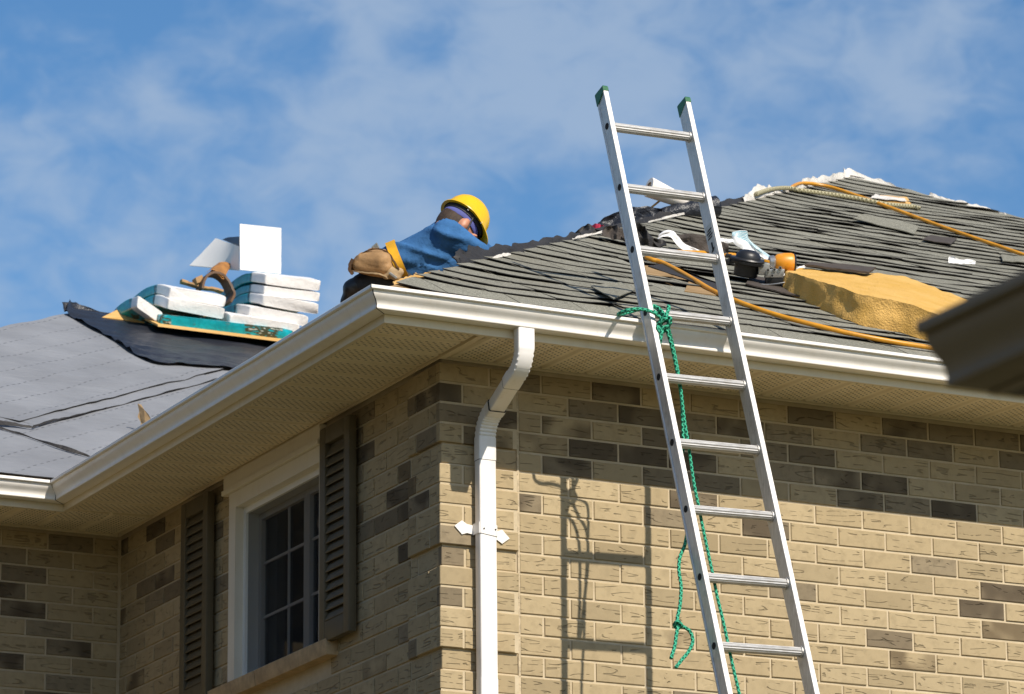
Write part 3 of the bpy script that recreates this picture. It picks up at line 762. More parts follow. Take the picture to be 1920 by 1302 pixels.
# room behind the window
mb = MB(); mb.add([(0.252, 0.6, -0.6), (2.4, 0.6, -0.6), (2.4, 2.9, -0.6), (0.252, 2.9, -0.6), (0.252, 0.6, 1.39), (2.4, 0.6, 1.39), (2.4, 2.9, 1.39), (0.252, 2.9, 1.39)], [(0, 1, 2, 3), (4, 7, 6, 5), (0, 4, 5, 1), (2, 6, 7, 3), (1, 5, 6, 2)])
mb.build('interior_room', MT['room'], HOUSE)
mb = MB(); mb.grid(lambda s, t: (0.215 + 0.018 * math.sin(s * 75) + 0.01 * math.sin(s * 31), 1.0 + s * 1.35, 0.3 + t * 1.05), 110, 3)
tag(mb.build('curtain', MT['curtain'], None, smooth=True), 'sheer grey curtain hanging behind the dark side window', 'curtain')

# ---- shutters
def shutter(y0, y1, z0, z1, label):
    t = empty('shutter', (-0.02, (y0 + y1) / 2, z0), label, 'shutter', 'shutters beside the window')
    x0, x1 = -0.052, -0.016; w = 0.058
    mb = MB(); ym_ = (y0 + y1) / 2
    def st(a, b): mb.obox(((a[0] + b[0]) / 2, (a[1] + b[1]) / 2, (a[2] + b[2]) / 2), ((b[0] - a[0]) / 2, 0, 0), (0, (b[1] - a[1]) / 2, 0), (0, 0, (b[2] - a[2]) / 2), 0.004)
    st((x0, y0, z0), (x1, y0 + w, z1)); st((x0, y1 - w, z0), (x1, y1, z1))
    st((x0 + .001, y0 + w, z0), (x1, y1 - w, z0 + 0.085)); st((x0 + .001, y0 + w, z1 - 0.075), (x1, y1 - w, z1))
    mb.build('shutter_frame', MT['shutter'], t, smooth=35)
    MB().box((x1 - 0.008, y0 + w, z0 + 0.085), (x1 - 0.002, y1 - w, z1 - 0.075)).build('back_panel', MT['shutter'], t)
    z = z0 + 0.09; n = int((z1 - z0 - 0.17) / 0.042); me = None
    for i in range(n):
        zc = z + 0.021 + i * 0.0423
        if me is None:
            s = MB(); hy = (y1 - y0) / 2 - w + .002
            s.sweep([[(a - 0.034, yy, b) for a, b in ((-0.0125, -0.0225), (-0.0145, -0.019), (0.004, 0.0225), (0.0075, 0.021))] for yy in (-hy, hy)])
            o = s.build('slat', MT['shutter'], None, loc=(0, 0, 0)); me = o.data; bpy.data.objects.remove(o)
        place('slat', me, (0.0, ym_, zc), t)
    return t
a = on_x(668, 783, -0.018); b = on_x(596, 1208, -0.05); c_ = on_x(665, 1190, -0.018)
shutter(a.y, b.y - 0.012, c_.z + 0.012, a.z + 0.012, 'olive louvred shutter right of the window, nearest the house corner')
a = on_x(402, 925, -0.018); b = on_x(340, 955, -0.05)
shutter(a.y, b.y, 0.37, a.z + 0.008, 'olive louvred shutter left of the window, towards the inner corner')

# ------------------------------------------------------------------ roof decks
PK = V((5.09, 5.09, ZR + (5.09 + E_) * SL)); YE = LW - E_
XRR = 2 * 5.09 + E_
EB = -0.497     # lower edge of the boards
zb = ZR + (EB + E_) * SL
D0 = -0.022
deck = MB()
def poly3(mb, pts, th=0.016, mi=0):
    n = len(pts); vs = [V(p) for p in pts] + [V(p) - V((0, 0, th)) for p in pts]
    mb.add(vs, [list(range(n)), list(range(n, 2 * n))[::-1]] + [(i, n + i, n + (i + 1) % n, (i + 1) % n) for i in range(n)], mi=mi)
xr_ = XRR - (EB + E_)
poly3(deck, [(EB, EB, zb + D0), (xr_, EB, zb + D0), PK + V((0, 0, D0))])
poly3(deck, [(EB, EB, zb + D0), tuple(PK + V((0, 0, D0))), (5.09, 12, PK.z + D0), (5.09, 8.7, PK.z + D0), (3.6, 7.19, ZR + (3.6 + E_) * SL + D0), (EB, LW + EB, zb + D0)])
poly3(deck, [(xr_, EB, zb + D0), (xr_, 12, zb + D0), (5.09, 12, PK.z + D0), tuple(PK + V((0, 0, D0)))])
ROOF = deck.build('roof', MT['oldwood'], HOUSE, loc=(0, 0, GROUND))
RZ = ZR + (7.19 - YE) * SL
wing = MB(); xh = 1.06 - (7.19 - (LW + EB))
poly3(wing, [(xh, LW + EB, zb + D0), (EB, LW + EB, zb + D0), (3.6, 7.19, RZ + D0), (1.06, 7.19, RZ + D0)])
poly3(wing, [(xh, LW + EB, zb + D0), (1.06, 7.19, RZ + D0), (xh, 11.4, zb + D0)])
poly3(wing, [(1.06, 7.19, RZ + D0), (3.6, 7.19, RZ + D0), (3.6, 11.4, zb + D0), (xh, 11.4, zb + D0)])
WROOF = wing.build('roof', MT['plywood'], HOUSE, loc=(-1, 6, GROUND))

# ---- shingles of the front slope
EXP = 0.1277      # exposure in plan
def und(x, y): return 0.007 * ns((x, y, 0), 1.3, 2.0) + 0.004 * ns((x, y, 0), 4.0, 9.0)
def hip_d(x, y): return max(0.0, (x - y) / 1.414)
HIPC = 0.17
def warp(x, y, h):
    d = max(0.0, x - y - HIPC); d2 = max(0.0, (XRR - E_ - x - y) / 1.414)
    y2 = y + HIPC * math.exp(-d / 0.125) + 0.03 * math.exp(-d2 / 0.2) + 0.010 * ns((x, y * 7.83, 0), 1.1, 7.0) * min(1, d / .1)
    y2 = min(y2, x - 0.004)
    return V((x, y2, zfront(x, y2) + h + und(x, y2) - 0.007 * math.exp(-d / 0.13)))
sh = []
rs = random.Random(11)
rows = int((5.0 + 0.54) / EXP)
bare = [[(1205, 494), (1262, 500), (1352, 552), (1282, 556)], [(1590, 402), (1690, 418), (1760, 445), (1660, 432)]]
def in_poly(u, v, P):
    c = False; n = len(P)
    for i in range(n):
        (x1, y1), (x2, y2) = P[i], P[i - 1]
        if (y1 > v) != (y2 > v) and u < (x2 - x1) * (v - y1) / (y2 - y1) + x1: c = not c
    return c
for r in range(rows + 1):
    y0 = -0.543 + r * EXP - (0.012 if r == 0 else 0)
    xs = max(y0, EB) - 0.02 + (0.153 if r % 2 else 0.0) - 0.305 + rs.uniform(-.02, .02)
    x = xs; lim = XRR - E_ - y0 - 0.02
    while x < min(lim, 7.2):
        x1 = x + 0.301 + rs.uniform(-.002, .002)
        lo_x = y0 + HIPC - 0.01
        if x1 > lo_x:
            xa = max(x, lo_x); xb = min(x1, lim)
            if xb - xa > 0.03:
                u, v = project((0.5 * (xa + xb), y0 + EXP / 2, zfront(0, y0 + EXP / 2)))
                if not in_poly(u, v, bare[0]): sh.append((r, y0, xa, xb, u, v))
        x = x1 + 0.004
def shingle_geo(mb, r, y0, xa, xb):
    th = 0.0035; dy = rs.uniform(-.006, .006); hb = 0.004
    odd = rs.uniform(0.72, 1.3) + (rs.random() < 0.04) * rs.uniform(.3, .8); rake = rs.uniform(-.004, .004)
    L_ = 0.27; nx = 6; def_l = lambda x: (0.0095 + 0.0085 * ns((x, r * 3.7, 0), 1.7, 4.0) + 0.006 * ns((x, r * 5.1, 0), 7.0, 1.0)) * odd
    prof = [(0.0, 1.0), (0.05, 0.62), (0.10, 0.30), (0.15, 0.05), (L_, -0.25)]
    top = []; bot = []
    for j, (s, k) in enumerate(prof):
        for i in range(nx + 1):
            q = i / nx; x = xa + (xb - xa) * q; y = y0 + s * 0.892 + dy + rake * (2 * q - 1)
            if y + HIPC > x: x = min(y + HIPC, xb)
            w = max(0.002, def_l(x)) * (0.35 if r == 0 else 1.0)
            h = hb + (k * w if k > 0 else k * 0.012) - (0.009 * max(0, k) if r == 0 else 0)
            top.append(warp(x, y, h + th)); bot.append(warp(x, y, h))
    m = (nx + 1) * len(prof); vs = top + bot; fs = []; mi = []
    for j in range(len(prof) - 1):
        for i in range(nx):
            a = j * (nx + 1) + i; fs.append((a, a + 1, a + nx + 2, a + nx + 1)); mi.append(0)
            fs.append((m + a, m + a + nx + 1, m + a + nx + 2, m + a + 1)); mi.append(1)
    for i in range(nx): fs.append((i, m + i, m + i + 1, i + 1)); mi.append(1)
    for j in range(len(prof) - 1):
        a = j * (nx + 1); b = a + nx + 1; fs.append((a, b, m + b, m + a)); mi.append(1)
        a += nx; b += nx; fs.append((a, m + a, m + b, b)); mi.append(1)
    o = len(mb.v); mb.v += [tuple(p) for p in vs]
    for f, k in zip(fs, mi): mb.f.append([i + o for i in f]); mb.mi.append(k)
order = sorted(range(len(sh)), key=lambda i: (0 if (-30 < sh[i][4] < 1950 and 300 < sh[i][5] < 720) else 1, sh[i][1]))
single = set(order[:300]); bulk = MB()
for i, (r, y0, xa, xb, u, v) in enumerate(sh):
    if i in single:
        mb = MB(); shingle_geo(mb, r, y0, xa, xb); mb.build('shingle', [MT['shingle'], MT['edge']], ROOF, fix=False, smooth=30)
    else: shingle_geo(bulk, r, y0, xa, xb)
tag(bulk.build('shingle_courses', [MT['shingle'], MT['edge']], ROOF, fix=False, smooth=30), kind='stuff')
# right hip slope: plain shingle steps seen only edge-on
# dark felt beneath the shingles, open where the boards lie bare
mb = MB()
mb.grid(lambda s, t: (lambda y: V(((y + 0.02) * (1 - s) + (XRR - E_ - y - .03) * s, y, zfront(0, y) - 0.022)))(EB + 0.01 + t * 5.40), 20, 30)
mb.build('roofing_felt', MT['oldwood'], ROOF, fix=False)

# ---- underlayment on the wing roof
def sheet(name, pts, h, mat, parent, nu=30, nv=24, amp=0.006, sc=2.5, th=0.004, label=None, lip=0.0):
    """a quad sheet (four image points a b c d) lying on the wing slope"""
    A, B, C_, D = [V(p) for p in pts]
    def f(s, t, dz=0):
        p = (A * (1 - s) + B * s) * (1 - t) + (D * (1 - s) + C_ * s) * t
        w = amp * (0.6 * ns(p, sc, 1.0) + 0.4 * ns(p, sc * 2.7, 5.0))
        p.z = zwing(p.x, p.y) + h + w + dz + lip * max(0.0, 1 - t * 12) * (0.5 + 0.5 * ns(p, 3, 2)); return p
    mb = MB(); mb.grid(lambda s, t: f(s, t, th), nu, nv, mi=0); mb.grid(lambda s, t: f(s, t, 0), nu, nv, mi=1, flip=True)
    n = nu + 1; o = n * (nv + 1)
    ring = [i for i in range(n)] + [j * n + nu for j in range(1, nv + 1)] + [nv * n + i for i in range(nu - 1, -1, -1)] + [j * n for j in range(nv - 1, 0, -1)]
    for a, b in zip(ring, ring[1:] + ring[:1]): mb.f.append([a, b, b + o, a + o][::-1]); mb.mi.append(1)
    mb.uv = {}
    return mb.build(name, [mat, MT['edge']], parent, fix=False, smooth=40)
W = lambda x, y: V((x, y, zwing(x, y)))
cseam = 4.43
sheet('underlayment', [W(xh + .02, LW + EB), W(EB, LW + EB), W(3.55, 7.16), W(1.06, 7.16)], -0.008, MT['greyfelt'], WROOF, 40, 40, 0.005)
# upper strips, laid along the hip: constant x - y
def strip(c0, c1, h, xa=-3.0, xb=2.9, y_lo=None, lip=0.01):
    pts = [];
    def P_(c, s): return V((s + c / 2, s - c / 2, 0))
    A = P_(c0, 1.60); B = P_(c0, 3.75); C_ = P_(c1, 3.75); D = P_(c1, 1.60)
    return A, B, C_, D
def strip_sheet(c0, c1, s0, s1, h, lip):
    # c runs up the slope as it becomes more negative
    def P_(c, s): return V((s + c / 2, s - c / 2, 0))
    return sheet('underlayment', [P_(c0, s0), P_(c0, s1), P_(c1, s1), P_(c1, s0)], h, MT['greyfelt'], WROOF, 60, 24, 0.012, 3.0, lip=lip)
strip_sheet(-4.49, -6.09, 1.92, 4.15, 0.000, 0.012)
strip_sheet(-4.36, -4.55, 1.95, 3.6, -0.004, 0.012)
# lower sheet with its torn, curled upper edge
def ribbon(name, base, hts, mat, parent=None, lean=V((0, 0.3, 0)), amp=0.01, th=0.003, seed=1.0, up=V((0, 0, 1)), rows=5, sub=8, drop=0.0):
    """a ragged, crumpled strip standing on a base line, with thickness"""
    B = catmull(base, sub); n = len(B); Hh = []
    for i in range(n):
        q = i / (n - 1) * (len(hts) - 1); k = min(int(q), len(hts) - 2); f = q - k; f = f * f * (3 - 2 * f); Hh.append(hts[k] * (1 - f) + hts[k + 1] * f)
    B = [b - up * drop for b in B]; Hh = [h + drop for h in Hh]
    def pt(i, j):
        t = j / rows; h = Hh[i] * t * (1 + 0.25 * ns((i * .37, 0, seed)))
        p = B[i] + up * h + lean * h + V((ns((i * .31, j * .7, seed)), ns((i * .27, j * .6, seed + 9)), ns((i * .3, j * .5, seed + 5)))) * amp * (0.3 + t); return p
    mb = MB(); vs = []
    for k in (0, 1):
        for i in range(n):
            for j in range(rows + 1): vs.append(pt(i, j) + V((0, th * k, -th * k * .3)))
    fs = []; m = n * (rows + 1); r1 = rows + 1
    for i in range(n - 1):
        for j in range(rows):
            a = i * r1 + j; fs.append((a, a + r1, a + r1 + 1, a + 1)); fs.append((m + a, m + a + 1, m + a + r1 + 1, m + a + r1))
        fs.append((i * r1 + rows, (i + 1) * r1 + rows, m + (i + 1) * r1 + rows, m + i * r1 + rows)); fs.append((i * r1, m + i * r1, m + (i + 1) * r1, (i + 1) * r1))
    for i in (0, n - 1):
        for j in range(rows): fs.append((i * r1 + j, i * r1 + j + 1, m + i * r1 + j + 1, m + i * r1 + j))
    mb.add(vs, fs); return mb.build(name, mat, parent, smooth=50)
ribbon('torn_edge', [on_wing(-40, 797, .004), on_wing(0, 804, .004), on_wing(60, 822, .004), on_wing(118, 843, .004), on_wing(172, 858, .004)], [0.012, 0.016, 0.008, 0.022, 0.006], MT['felt'], WROOF, V((0, .6, 0)), 0.006)
ribbon('torn_edge', [on_wing(0, 797, .01), on_wing(30, 799, .01), on_wing(66, 803, .01)], [0.028, 0.024, 0.006], MT['felt'], WROOF, V((0, .8, 0)), 0.006)
ribbon('torn_edge', [on_wing(62, 802, .008), on_wing(100, 790, .008), on_wing(130, 783, .008), on_wing(200, 765, .006)], [0.008, 0.014, 0.006, 0.003], MT['felt'], WROOF, V((0, .6, 0)), 0.005)
# black underlayment draped over the wing ridge
mb = MB()
lowe = [on_wing(124, 588, .02), on_wing(158, 606, .02), on_wing(215, 638, .02), on_wing(282, 677, .02), on_wing(360, 684, .02), on_wing(440, 690, .02), on_wing(540, 694, .02), on_wing(640, 700, .02)]
upe = [V((p, 7.19, RZ + 0.012)) for p in (1.06, 1.16, 1.35, 1.6, 1.9, 2.25, 2.7, 3.2)]
lo_c = catmull(lowe, 9); up_c = catmull(upe, 9); nn = len(lo_c) - 1
def blk(s, t):
    k = min(int(round(s * nn)), nn); p = lo_c[k] * (1 - t) + up_c[k] * t
    p.z = max(p.z, zwing(p.x, p.y) + 0.026) + 0.016 * ns((p.x * .9, p.y * 5.5 + p.x, 0), 2.6, 3) + 0.010 * ns((p.x * 2, p.y * 9, 0), 3.0, 4)
    if s < 0.06: p.z += 0.05 * (1 - s / 0.06) * (0.3 + 0.7 * t)
    return p
mb.grid(blk, nn, 34)
mb.grid(lambda s, t: blk(s, t) - V((0, 0, 0.004)), nn, 34, flip=True)
mb.build('ridge_underlayment', MT['blackfelt'], WROOF, smooth=True)
# fold of the same sheet lying back over the ridge, as a flat flap
ribbon('ridge_flap', [V((1.02, 7.17, RZ - .01)), V((1.10, 7.18, RZ + .012)), V((1.25, 7.19, RZ + .015)), V((1.5, 7.19, RZ + .015))], [0.055, 0.05, 0.012, 0.006], MT['blackfelt'], WROOF, V((-0.2, .1, 0)), 0.008)

# ---- strips along the front hip
def hip(s, h=0.0, off=0.0): return V((-E_ + s + off * .7, -E_ + s - off * .7, ZR + s * SL + h))
def hip_at(u, h=0.0):
    lo, hi = 0.0, 5.65
    for _ in range(40):
        m_ = (lo + hi) / 2
        if project(hip(m_, h))[0] < u: lo = m_
        else: hi = m_
    return lo
def hips(us, h=0.02, off=0.0): return [hip(hip_at(u, h), h, off) for u in us]
# bare board strip at the foot of the hip and along the worker
ribbon('hip_board', hips([742, 765, 790, 815, 830], -0.004, 0.01), [-0.004, 0.004, 0.003, -0.002, -0.006], MT['plywood'], ROOF, V((-.3, .2, 0)), 0.002, 0.006, drop=0.06)
ribbon('hip_underlayment', hips([868, 880, 905, 940, 975, 1010, 1050, 1085, 1110], 0.025), [0.012, 0.036, 0.038, 0.024, 0.010, 0.004, 0.008, 0.002, -0.006], MT['felt'], ROOF, V((-.4, .3, 0)), 0.012, 0.004, 3.0, drop=0.06)
ribbon('hip_underlayment', hips([912, 922, 934, 946], 0.012, 0.03), [-0.004, 0.000, 0.001, -0.004], MT['whitefelt'], ROOF, V((-.2, .1, 0)), 0.002, 0.003, 8.0, drop=0.014)
ribbon('hip_underlayment', hips([1062, 1085, 1105, 1125, 1142], 0.012, 0.03), [0.001, 0.005, 0.003, 0.006, 0.001], MT['whitefelt'], ROOF, V((-.2, .1, 0)), 0.003, 0.003, 9.0, drop=0.006)
ribbon('hip_underlayment', hips([1205, 1230, 1255, 1280, 1302], 0.012, 0.03), [0.001, 0.004, 0.006, 0.004, 0.001], MT['whitefelt'], ROOF, V((-.2, .1, 0)), 0.003, 0.003, 10.0, drop=0.006)
ribbon('hip_underlayment', hips([1100, 1150, 1200, 1260, 1320, 1370, 1405], 0.02), [0.004, 0.010, 0.006, 0.010, 0.008, 0.006, 0.003], MT['felt'], ROOF, V((-.4, .3, 0)), 0.006, 0.004, 31.0, drop=0.06)
ribbon('hip_underlayment', hips([1400, 1415, 1432, 1448, 1462], 0.02), [0.004, 0.018, 0.052, 0.030, 0.005], MT['whitefelt'], ROOF, V((-.3, .1, 0)), 0.007, 0.004, 12.0, drop=0.06)
ribbon('hip_underlayment', hips([1455, 1475, 1495, 1512, 1530, 1560, 1585], 0.02), [0.000, 0.000, 0.004, 0.034, 0.036, 0.026, 0.024], MT['whitefelt'], ROOF, V((0, .2, 0)), 0.007, 0.004, 15.0, drop=0.06)
pkb = [PK + V((-.05, -.05, 0.0)), PK + V((.02, .02, .02)), PK + V((.14, -.10, -.03)), PK + V((.22, -.22, -.09))]
ribbon('hip_underlayment', pkb, [0.042, 0.060, 0.024, 0.003], MT['whitefelt'], ROOF, V((0.1, .3, 0)), 0.007, 0.004, 19.0, drop=0.06)
rh = lambda s, h=.015: PK + V((s, -s, -s * SL + h))
ribbon('hip_underlayment', [rh(.34), rh(.36), rh(.42), rh(.47)], [0.004, 0.022, 0.010, 0.002], MT['whitefelt'], ROOF, V((0, .2, 0)), 0.006, 0.003, 23.0, drop=0.06)
ribbon('hip_underlayment', [rh(.42), rh(.50), rh(.58), rh(.66)], [0.012, 0.020, 0.018, 0.004], MT['whitefelt'], ROOF, V((0, .2, 0)), 0.006, 0.003, 27.0, drop=0.06)
ribbon('hip_underlayment', [rh(.80), rh(.83), rh(.87)], [0.004, 0.035, 0.004], MT['whitefelt'], ROOF, V((0, .2, 0)), 0.008, 0.003, 29.0, drop=0.06)
#PART2
# ------------------------------------------------------------------ ladder
LTH, LRO = 0.296609, -0.023381
LD = V((math.sin(LRO), math.sin(LTH) * math.cos(LRO), math.cos(LTH) * math.cos(LRO)))
LWV = V((math.cos(LRO), -math.sin(LRO) * math.sin(LTH), -math.sin(LRO) * math.cos(LTH)))
LN = LWV.cross(LD).normalized()         # towards the viewer
LA = V((0.659799, -0.624, ZG + 0.1)); LS = 0.305584; LWD = 0.357511
LTOP = 3 * LS + 0.185; LBOT = -(LA.z - GROUND) / LD.z
base = LA + LD * LBOT
LAD = empty('ladder', base, 'aluminium extension ladder with green end caps leaning on the front gutter', 'ladder')
def on_lad(u, v, off=0.0):
    d = ray(u, v); p0 = LA + LN * off; t = (p0 - CAM).dot(LN) / d.dot(LN); return CAM + d * t
LIN = 0.016; RWD, RHD = 0.0225, 0.035
def rail(side):
    x0 = -LIN if side < 0 else LWD
    o = LA + LWV * x0; sx = LWV * (-1 if side < 0 else 1); h = RHD
    # web with a front and a back flange, seen in section (outward, depth)
    w = RWD; prof = [(0, -h), (w, -h), (w, -h + .008), (w - .0035, -h + .010), (w - .0035, h - .010), (w, h - .008), (w, h - .001), (w - .001, h), (0.001, h), (0, h - .001)]
    mb = MB(); mb.sweep([[o + LD * t + sx * a + LN * b for a, b in prof] for t in (LBOT + 0.03, LTOP - 0.012)])
    r = mb.build('rail', MT['alu'], LAD)
    mb = MB(); g_ = 0.002
    cp = [(-g_, -h - g_), (RWD + g_, -h - g_), (RWD + g_, h + g_), (-g_, h + g_)]
    ring = lambda t, k=0.0: [o + LD * (t + (0.020 if b < 0 else 0) * k) + sx * a + LN * b for a, b in cp]
    # the cap is cut on the slant: deeper at the back
    mb.sweep([[o + LD * (LTOP - (0.062 if b < 0 else 0.026)) + sx * a + LN * b for a, b in cp], [o + LD * (LTOP - 0.006) + sx * a + LN * b for a, b in cp], [o + LD * LTOP + sx * (RWD / 2 + (a - RWD / 2) * .75) + LN * (b * .9) for a, b in cp]])
    mb.build('end_cap', MT['greencap'], r)
    mb = MB(); mb.obox(o + LD * (LBOT + 0.03) + sx * 0.014, LWV * 0.024, LN * 0.055, LD * 0.03, 0.006); mb.build('foot', MT['blackplastic'], r)
    return r, o, sx
rails = [rail(-1), rail(1)]
nr = int((3 * LS - LBOT - 0.15) / LS)
me_r = None
for i in range(nr):
    c = LA - LD * ((i - 3) * LS) + LWV * ((LWD - LIN) / 2)
    if me_r is None:
        mb = MB(); rings = []; n = 28; L2 = (LWD + LIN) / 2
        for t in (-L2 + 0.0002, L2 - 0.0002):
            ring = []
            for k in range(n):
                a = 2 * PI * k / n; rr = 0.0192 + (0.0011 if k % 2 else -0.0006)
                y = math.cos(a) * rr; z = math.sin(a) * rr
                ring.append(LWV * t + LN * y + LD * min(z, 0.0165))
            rings.append(ring)
        mb.sweep(rings)
        for t, s in ((-L2, 1), (L2, -1)):       # swaged collar at each end
            mb.sweep([[LWV * (t + s * q) + LN * (math.cos(2 * PI * k / 20) * r_) + LD * (math.sin(2 * PI * k / 20) * r_) for k in range(20)] for q, r_ in ((0.0003, 0.0245), (0.006, 0.0238), (0.0075, 0.019))])
        o = mb.build('rung', MT['alurung'], None, loc=(0, 0, 0)); me_r = o.data; bpy.data.objects.remove(o)
    place('rung', me_r, c, LAD)
    for rl, o, sx in rails:             # open rung ends on the outside of the rails
        p = o - LD * ((i - 3) * LS) + sx * (RWD - .0033)
        MB().tube([p - sx * .0005, p + sx * 0.0012], 0.0145, 14).build('rung_end', MT['blackhole'], rl)

# worn warning label on the inside of the right rail
rl, o_, sx_ = rails[1]; lp = o_ + LD * (LS * 1.30) - sx_ * 0.0008
lb = MB(); lb.obox(lp, LD * .075, LN * .026, LWV * .0004); LBL = lb.build('warning_label', MT['labelpaper'], rl)
mb = MB(); q = lp - LWV * .0016
for a_ in range(4):
    b_ = .050 - a_ * .012; mb.obox(q + LD * b_ + LN * (.004 * (-1) ** a_), LD * .0028 + LN * .004, LN * .017, LWV * .0003)
mb.obox(q - LD * .026, LD * .016, LN * .005, LWV * .0003); mb.obox(q - LD * .046, LD * .007 + LN * .007, LN * .009, LWV * .0003)
tag(mb.build('label_print', MT['blackhole'], LBL), kind='stuff')

# ------------------------------------------------------------------ green rope on the ladder
RR = 0.0072
def rope(pts, r, mat, name, parent=None, k=7): return MB().tube(catmull(pts, k), r, 10).build(name, mat, parent, smooth=True)
kn = on_lad(1245, 603, 0.045)
ROPE = empty('green_rope', kn, 'green braided rope knotted round the ladder rail at the gutter, tail hanging', 'rope')
la = on_lad
rope([kn, la(1228, 588, .058), la(1208, 581, .062), la(1188, 580, .060), la(1170, 584, .035), la(1159, 590, -.01), la(1172, 588, -.055), la(1200, 580, -.066), la(1222, 575, -.055), la(1234, 582, 0.01), kn + V((.01, 0, .01))], RR, MT['greenrope'], 'rail_loop', ROPE)
rope([la(1232, 588, .03), la(1222, 580, .02), la(1226, 574, .02), la(1237, 580, .03), la(1250, 596, .06)], RR, MT['greenrope'], 'rail_loop', ROPE)
kp = []
for i in range(40):
    a = i / 40 * 2 * PI * 3; q = i / 40
    kp.append(kn + CR * (0.024 * math.cos(a) * (1 + .2 * math.sin(5 * a))) + CU * (0.026 * math.sin(a * 1.0 + 0.5) - 0.012 + .022 * (q - .5)) + CF * (-0.012 + 0.018 * math.sin(a * 1.37)))
rope(kp, RR, MT['greenrope'], 'knot', ROPE, 4)
rope([kn + CF * -.01, la(1250, 590, .06), la(1254, 578, .055), la(1253, 574, .05)], RR * 1.05, MT['greenrope'], 'knot_end', ROPE)
rope([la(1243, 612, .05), la(1238, 640, .03), la(1235, 662, -.02), la(1246, 720, -.075), la(1262, 790, -.075), la(1273, 838, -.06), la(1279, 850, -.05), la(1281, 830, -.045), la(1280, 790, -.04), la(1277, 740, -.04), la(1268, 690, -.03), la(1258, 645, .02), la(1248, 612, .05)], RR, MT['greenrope'], 'hanging_loop', ROPE)
rope([la(1252, 610, .045), la(1262, 650, -.026), la(1272, 700, -.030), la(1276, 725, -.030), la(1283, 785, -.032), la(1291, 835, -.032), la(1301, 905, -.032), la(1310, 950, -.032), la(1320, 1000, -.032), la(1337, 1080, -.032), la(1345, 1120, -.034), la(1357, 1170, -.034), la(1372, 1240, -.034), la(1387, 1305, -.036), la(1402, 1380, -.036)], RR * .92, MT['greenrope'], 'long_tail', ROPE)
kt = la(1271, 1172, -.07)
rope([la(1290, 990, -.06), la(1284, 1022, -.07), la(1275, 1045, -.07), la(1273, 1070, -.07), la(1277, 1100, -.07), la(1275, 1135, -.07), la(1270, 1160, -.07), kt, la(1268, 1192, -.07), la(1265, 1212, -.07), la(1258, 1235, -.07)], RR, MT['greenrope'], 'short_tail', ROPE)
rope([kt + CR * .012, kt + CU * .016 - CF * .012, kt - CR * .014, kt - CU * .014 + CF * .01, kt + CR * .014, kt + CU * .012], RR, MT['greenrope'], 'tail_knot', ROPE)
rope([kt, la(1282, 1176, -.075), la(1294, 1185, -.08), la(1299, 1203, -.08), la(1291, 1222, -.08), la(1278, 1238, -.08), la(1267, 1252, -.08)], RR, MT['greenrope'], 'short_tail', ROPE)

# ------------------------------------------------------------------ loose things on the front slope
of = on_front
def hose(pts, r, mat, name, label, cat, h=None):
    P_ = [of(u, v, r + 0.014 if h is None else h) for u, v in pts]
    o = MB().tube(catmull(P_, 7), r, 12).build(name, mat, None, smooth=True); return tag(o, label, cat)
hose([(1484, 352), (1492, 347), (1504, 344), (1525, 345), (1560, 352), (1600, 365), (1640, 379), (1700, 401), (1760, 423), (1820, 444), (1870, 461), (1925, 480), (2000, 506)], 0.0105, MT['hose'], 'air_hose', 'orange air hose running down from the roof peak to the right edge', 'hose')
hose([(1378, 479), (1352, 477), (1326, 475), (1302, 474), (1262, 473), (1228, 476), (1212, 482), (1222, 487), (1240, 492), (1270, 507), (1300, 524), (1340, 547), (1400, 572), (1460, 592), (1520, 608), (1600, 627), (1680, 642), (1770, 656), (1860, 669)], 0.0108, MT['hose'], 'air_hose', 'orange air hose from the nail gun sagging along just above the gutter', 'hose')
hose([(1418, 364), (1436, 358), (1455, 354), (1478, 353), (1500, 357), (1530, 361), (1560, 365), (1600, 371), (1630, 377), (1660, 383), (1690, 386), (1712, 388), (1724, 391)], 0.0125, MT['beigerope'], 'safety_rope', 'thick beige rope lying across the shingles below the peak', 'rope')
def slab(name, pts, th, mat, label=None, cat=None, parent=None, amp=0.004, grp=None, sub=5, curl=0.0):
    """a loose quad piece with thickness; pts: four 3-D corners"""
    A, B, C_, D = [V(p) for p in pts]; n_ = (B - A).cross(D - A).normalized()
    if n_.z < 0: n_ = -n_
    sd = (A.x * 13.1 + A.y * 7.7) % 10
    def f(s, t, k):
        p = (A * (1 - s) + B * s) * (1 - t) + (D * (1 - s) + C_ * s) * t
        e = 0.012 * min((B - A).length, 1) * ns((s * 6, t * 6, sd), 1.0)
        return p + n_ * (k * th + amp * ns((s * 3, t * 3, sd)) + curl * (2 * s - 1) ** 2) + (B - A).normalized() * e
    mb = MB(); N_ = sub * 2; mb.grid(lambda s, t: f(s, t, 1), N_, sub); mb.grid(lambda s, t: f(s, t, 0), N_, sub, flip=True)
    n = N_ + 1; o = n * (sub + 1)
    ring = [i for i in range(n)] + [j * n + N_ for j in range(1, sub + 1)] + [sub * n + i for i in range(N_ - 1, -1, -1)] + [j * n for j in range(sub - 1, 0, -1)]
    for a, b in zip(ring, ring[1:] + ring[:1]): mb.f.append([a, b, b + o, a + o]); mb.mi.append(0)
    o = mb.build(name, mat, parent, smooth=40)
    return tag(o, label, cat, grp) if label else o
q4 = lambda P, hs: [of(u, v, h) for (u, v), h in zip(P, hs)]
sg = 'loose shingles lying on the front slope'
slab('loose_shingle', q4([(1600, 410), (1715, 440), (1722, 426), (1622, 402)], (.035, .02, .02, .045)), .004, MT['shingle'], 'pale loose shingle flap lifted in the middle of the upper slope', 'shingle', amp=.006, grp=sg)
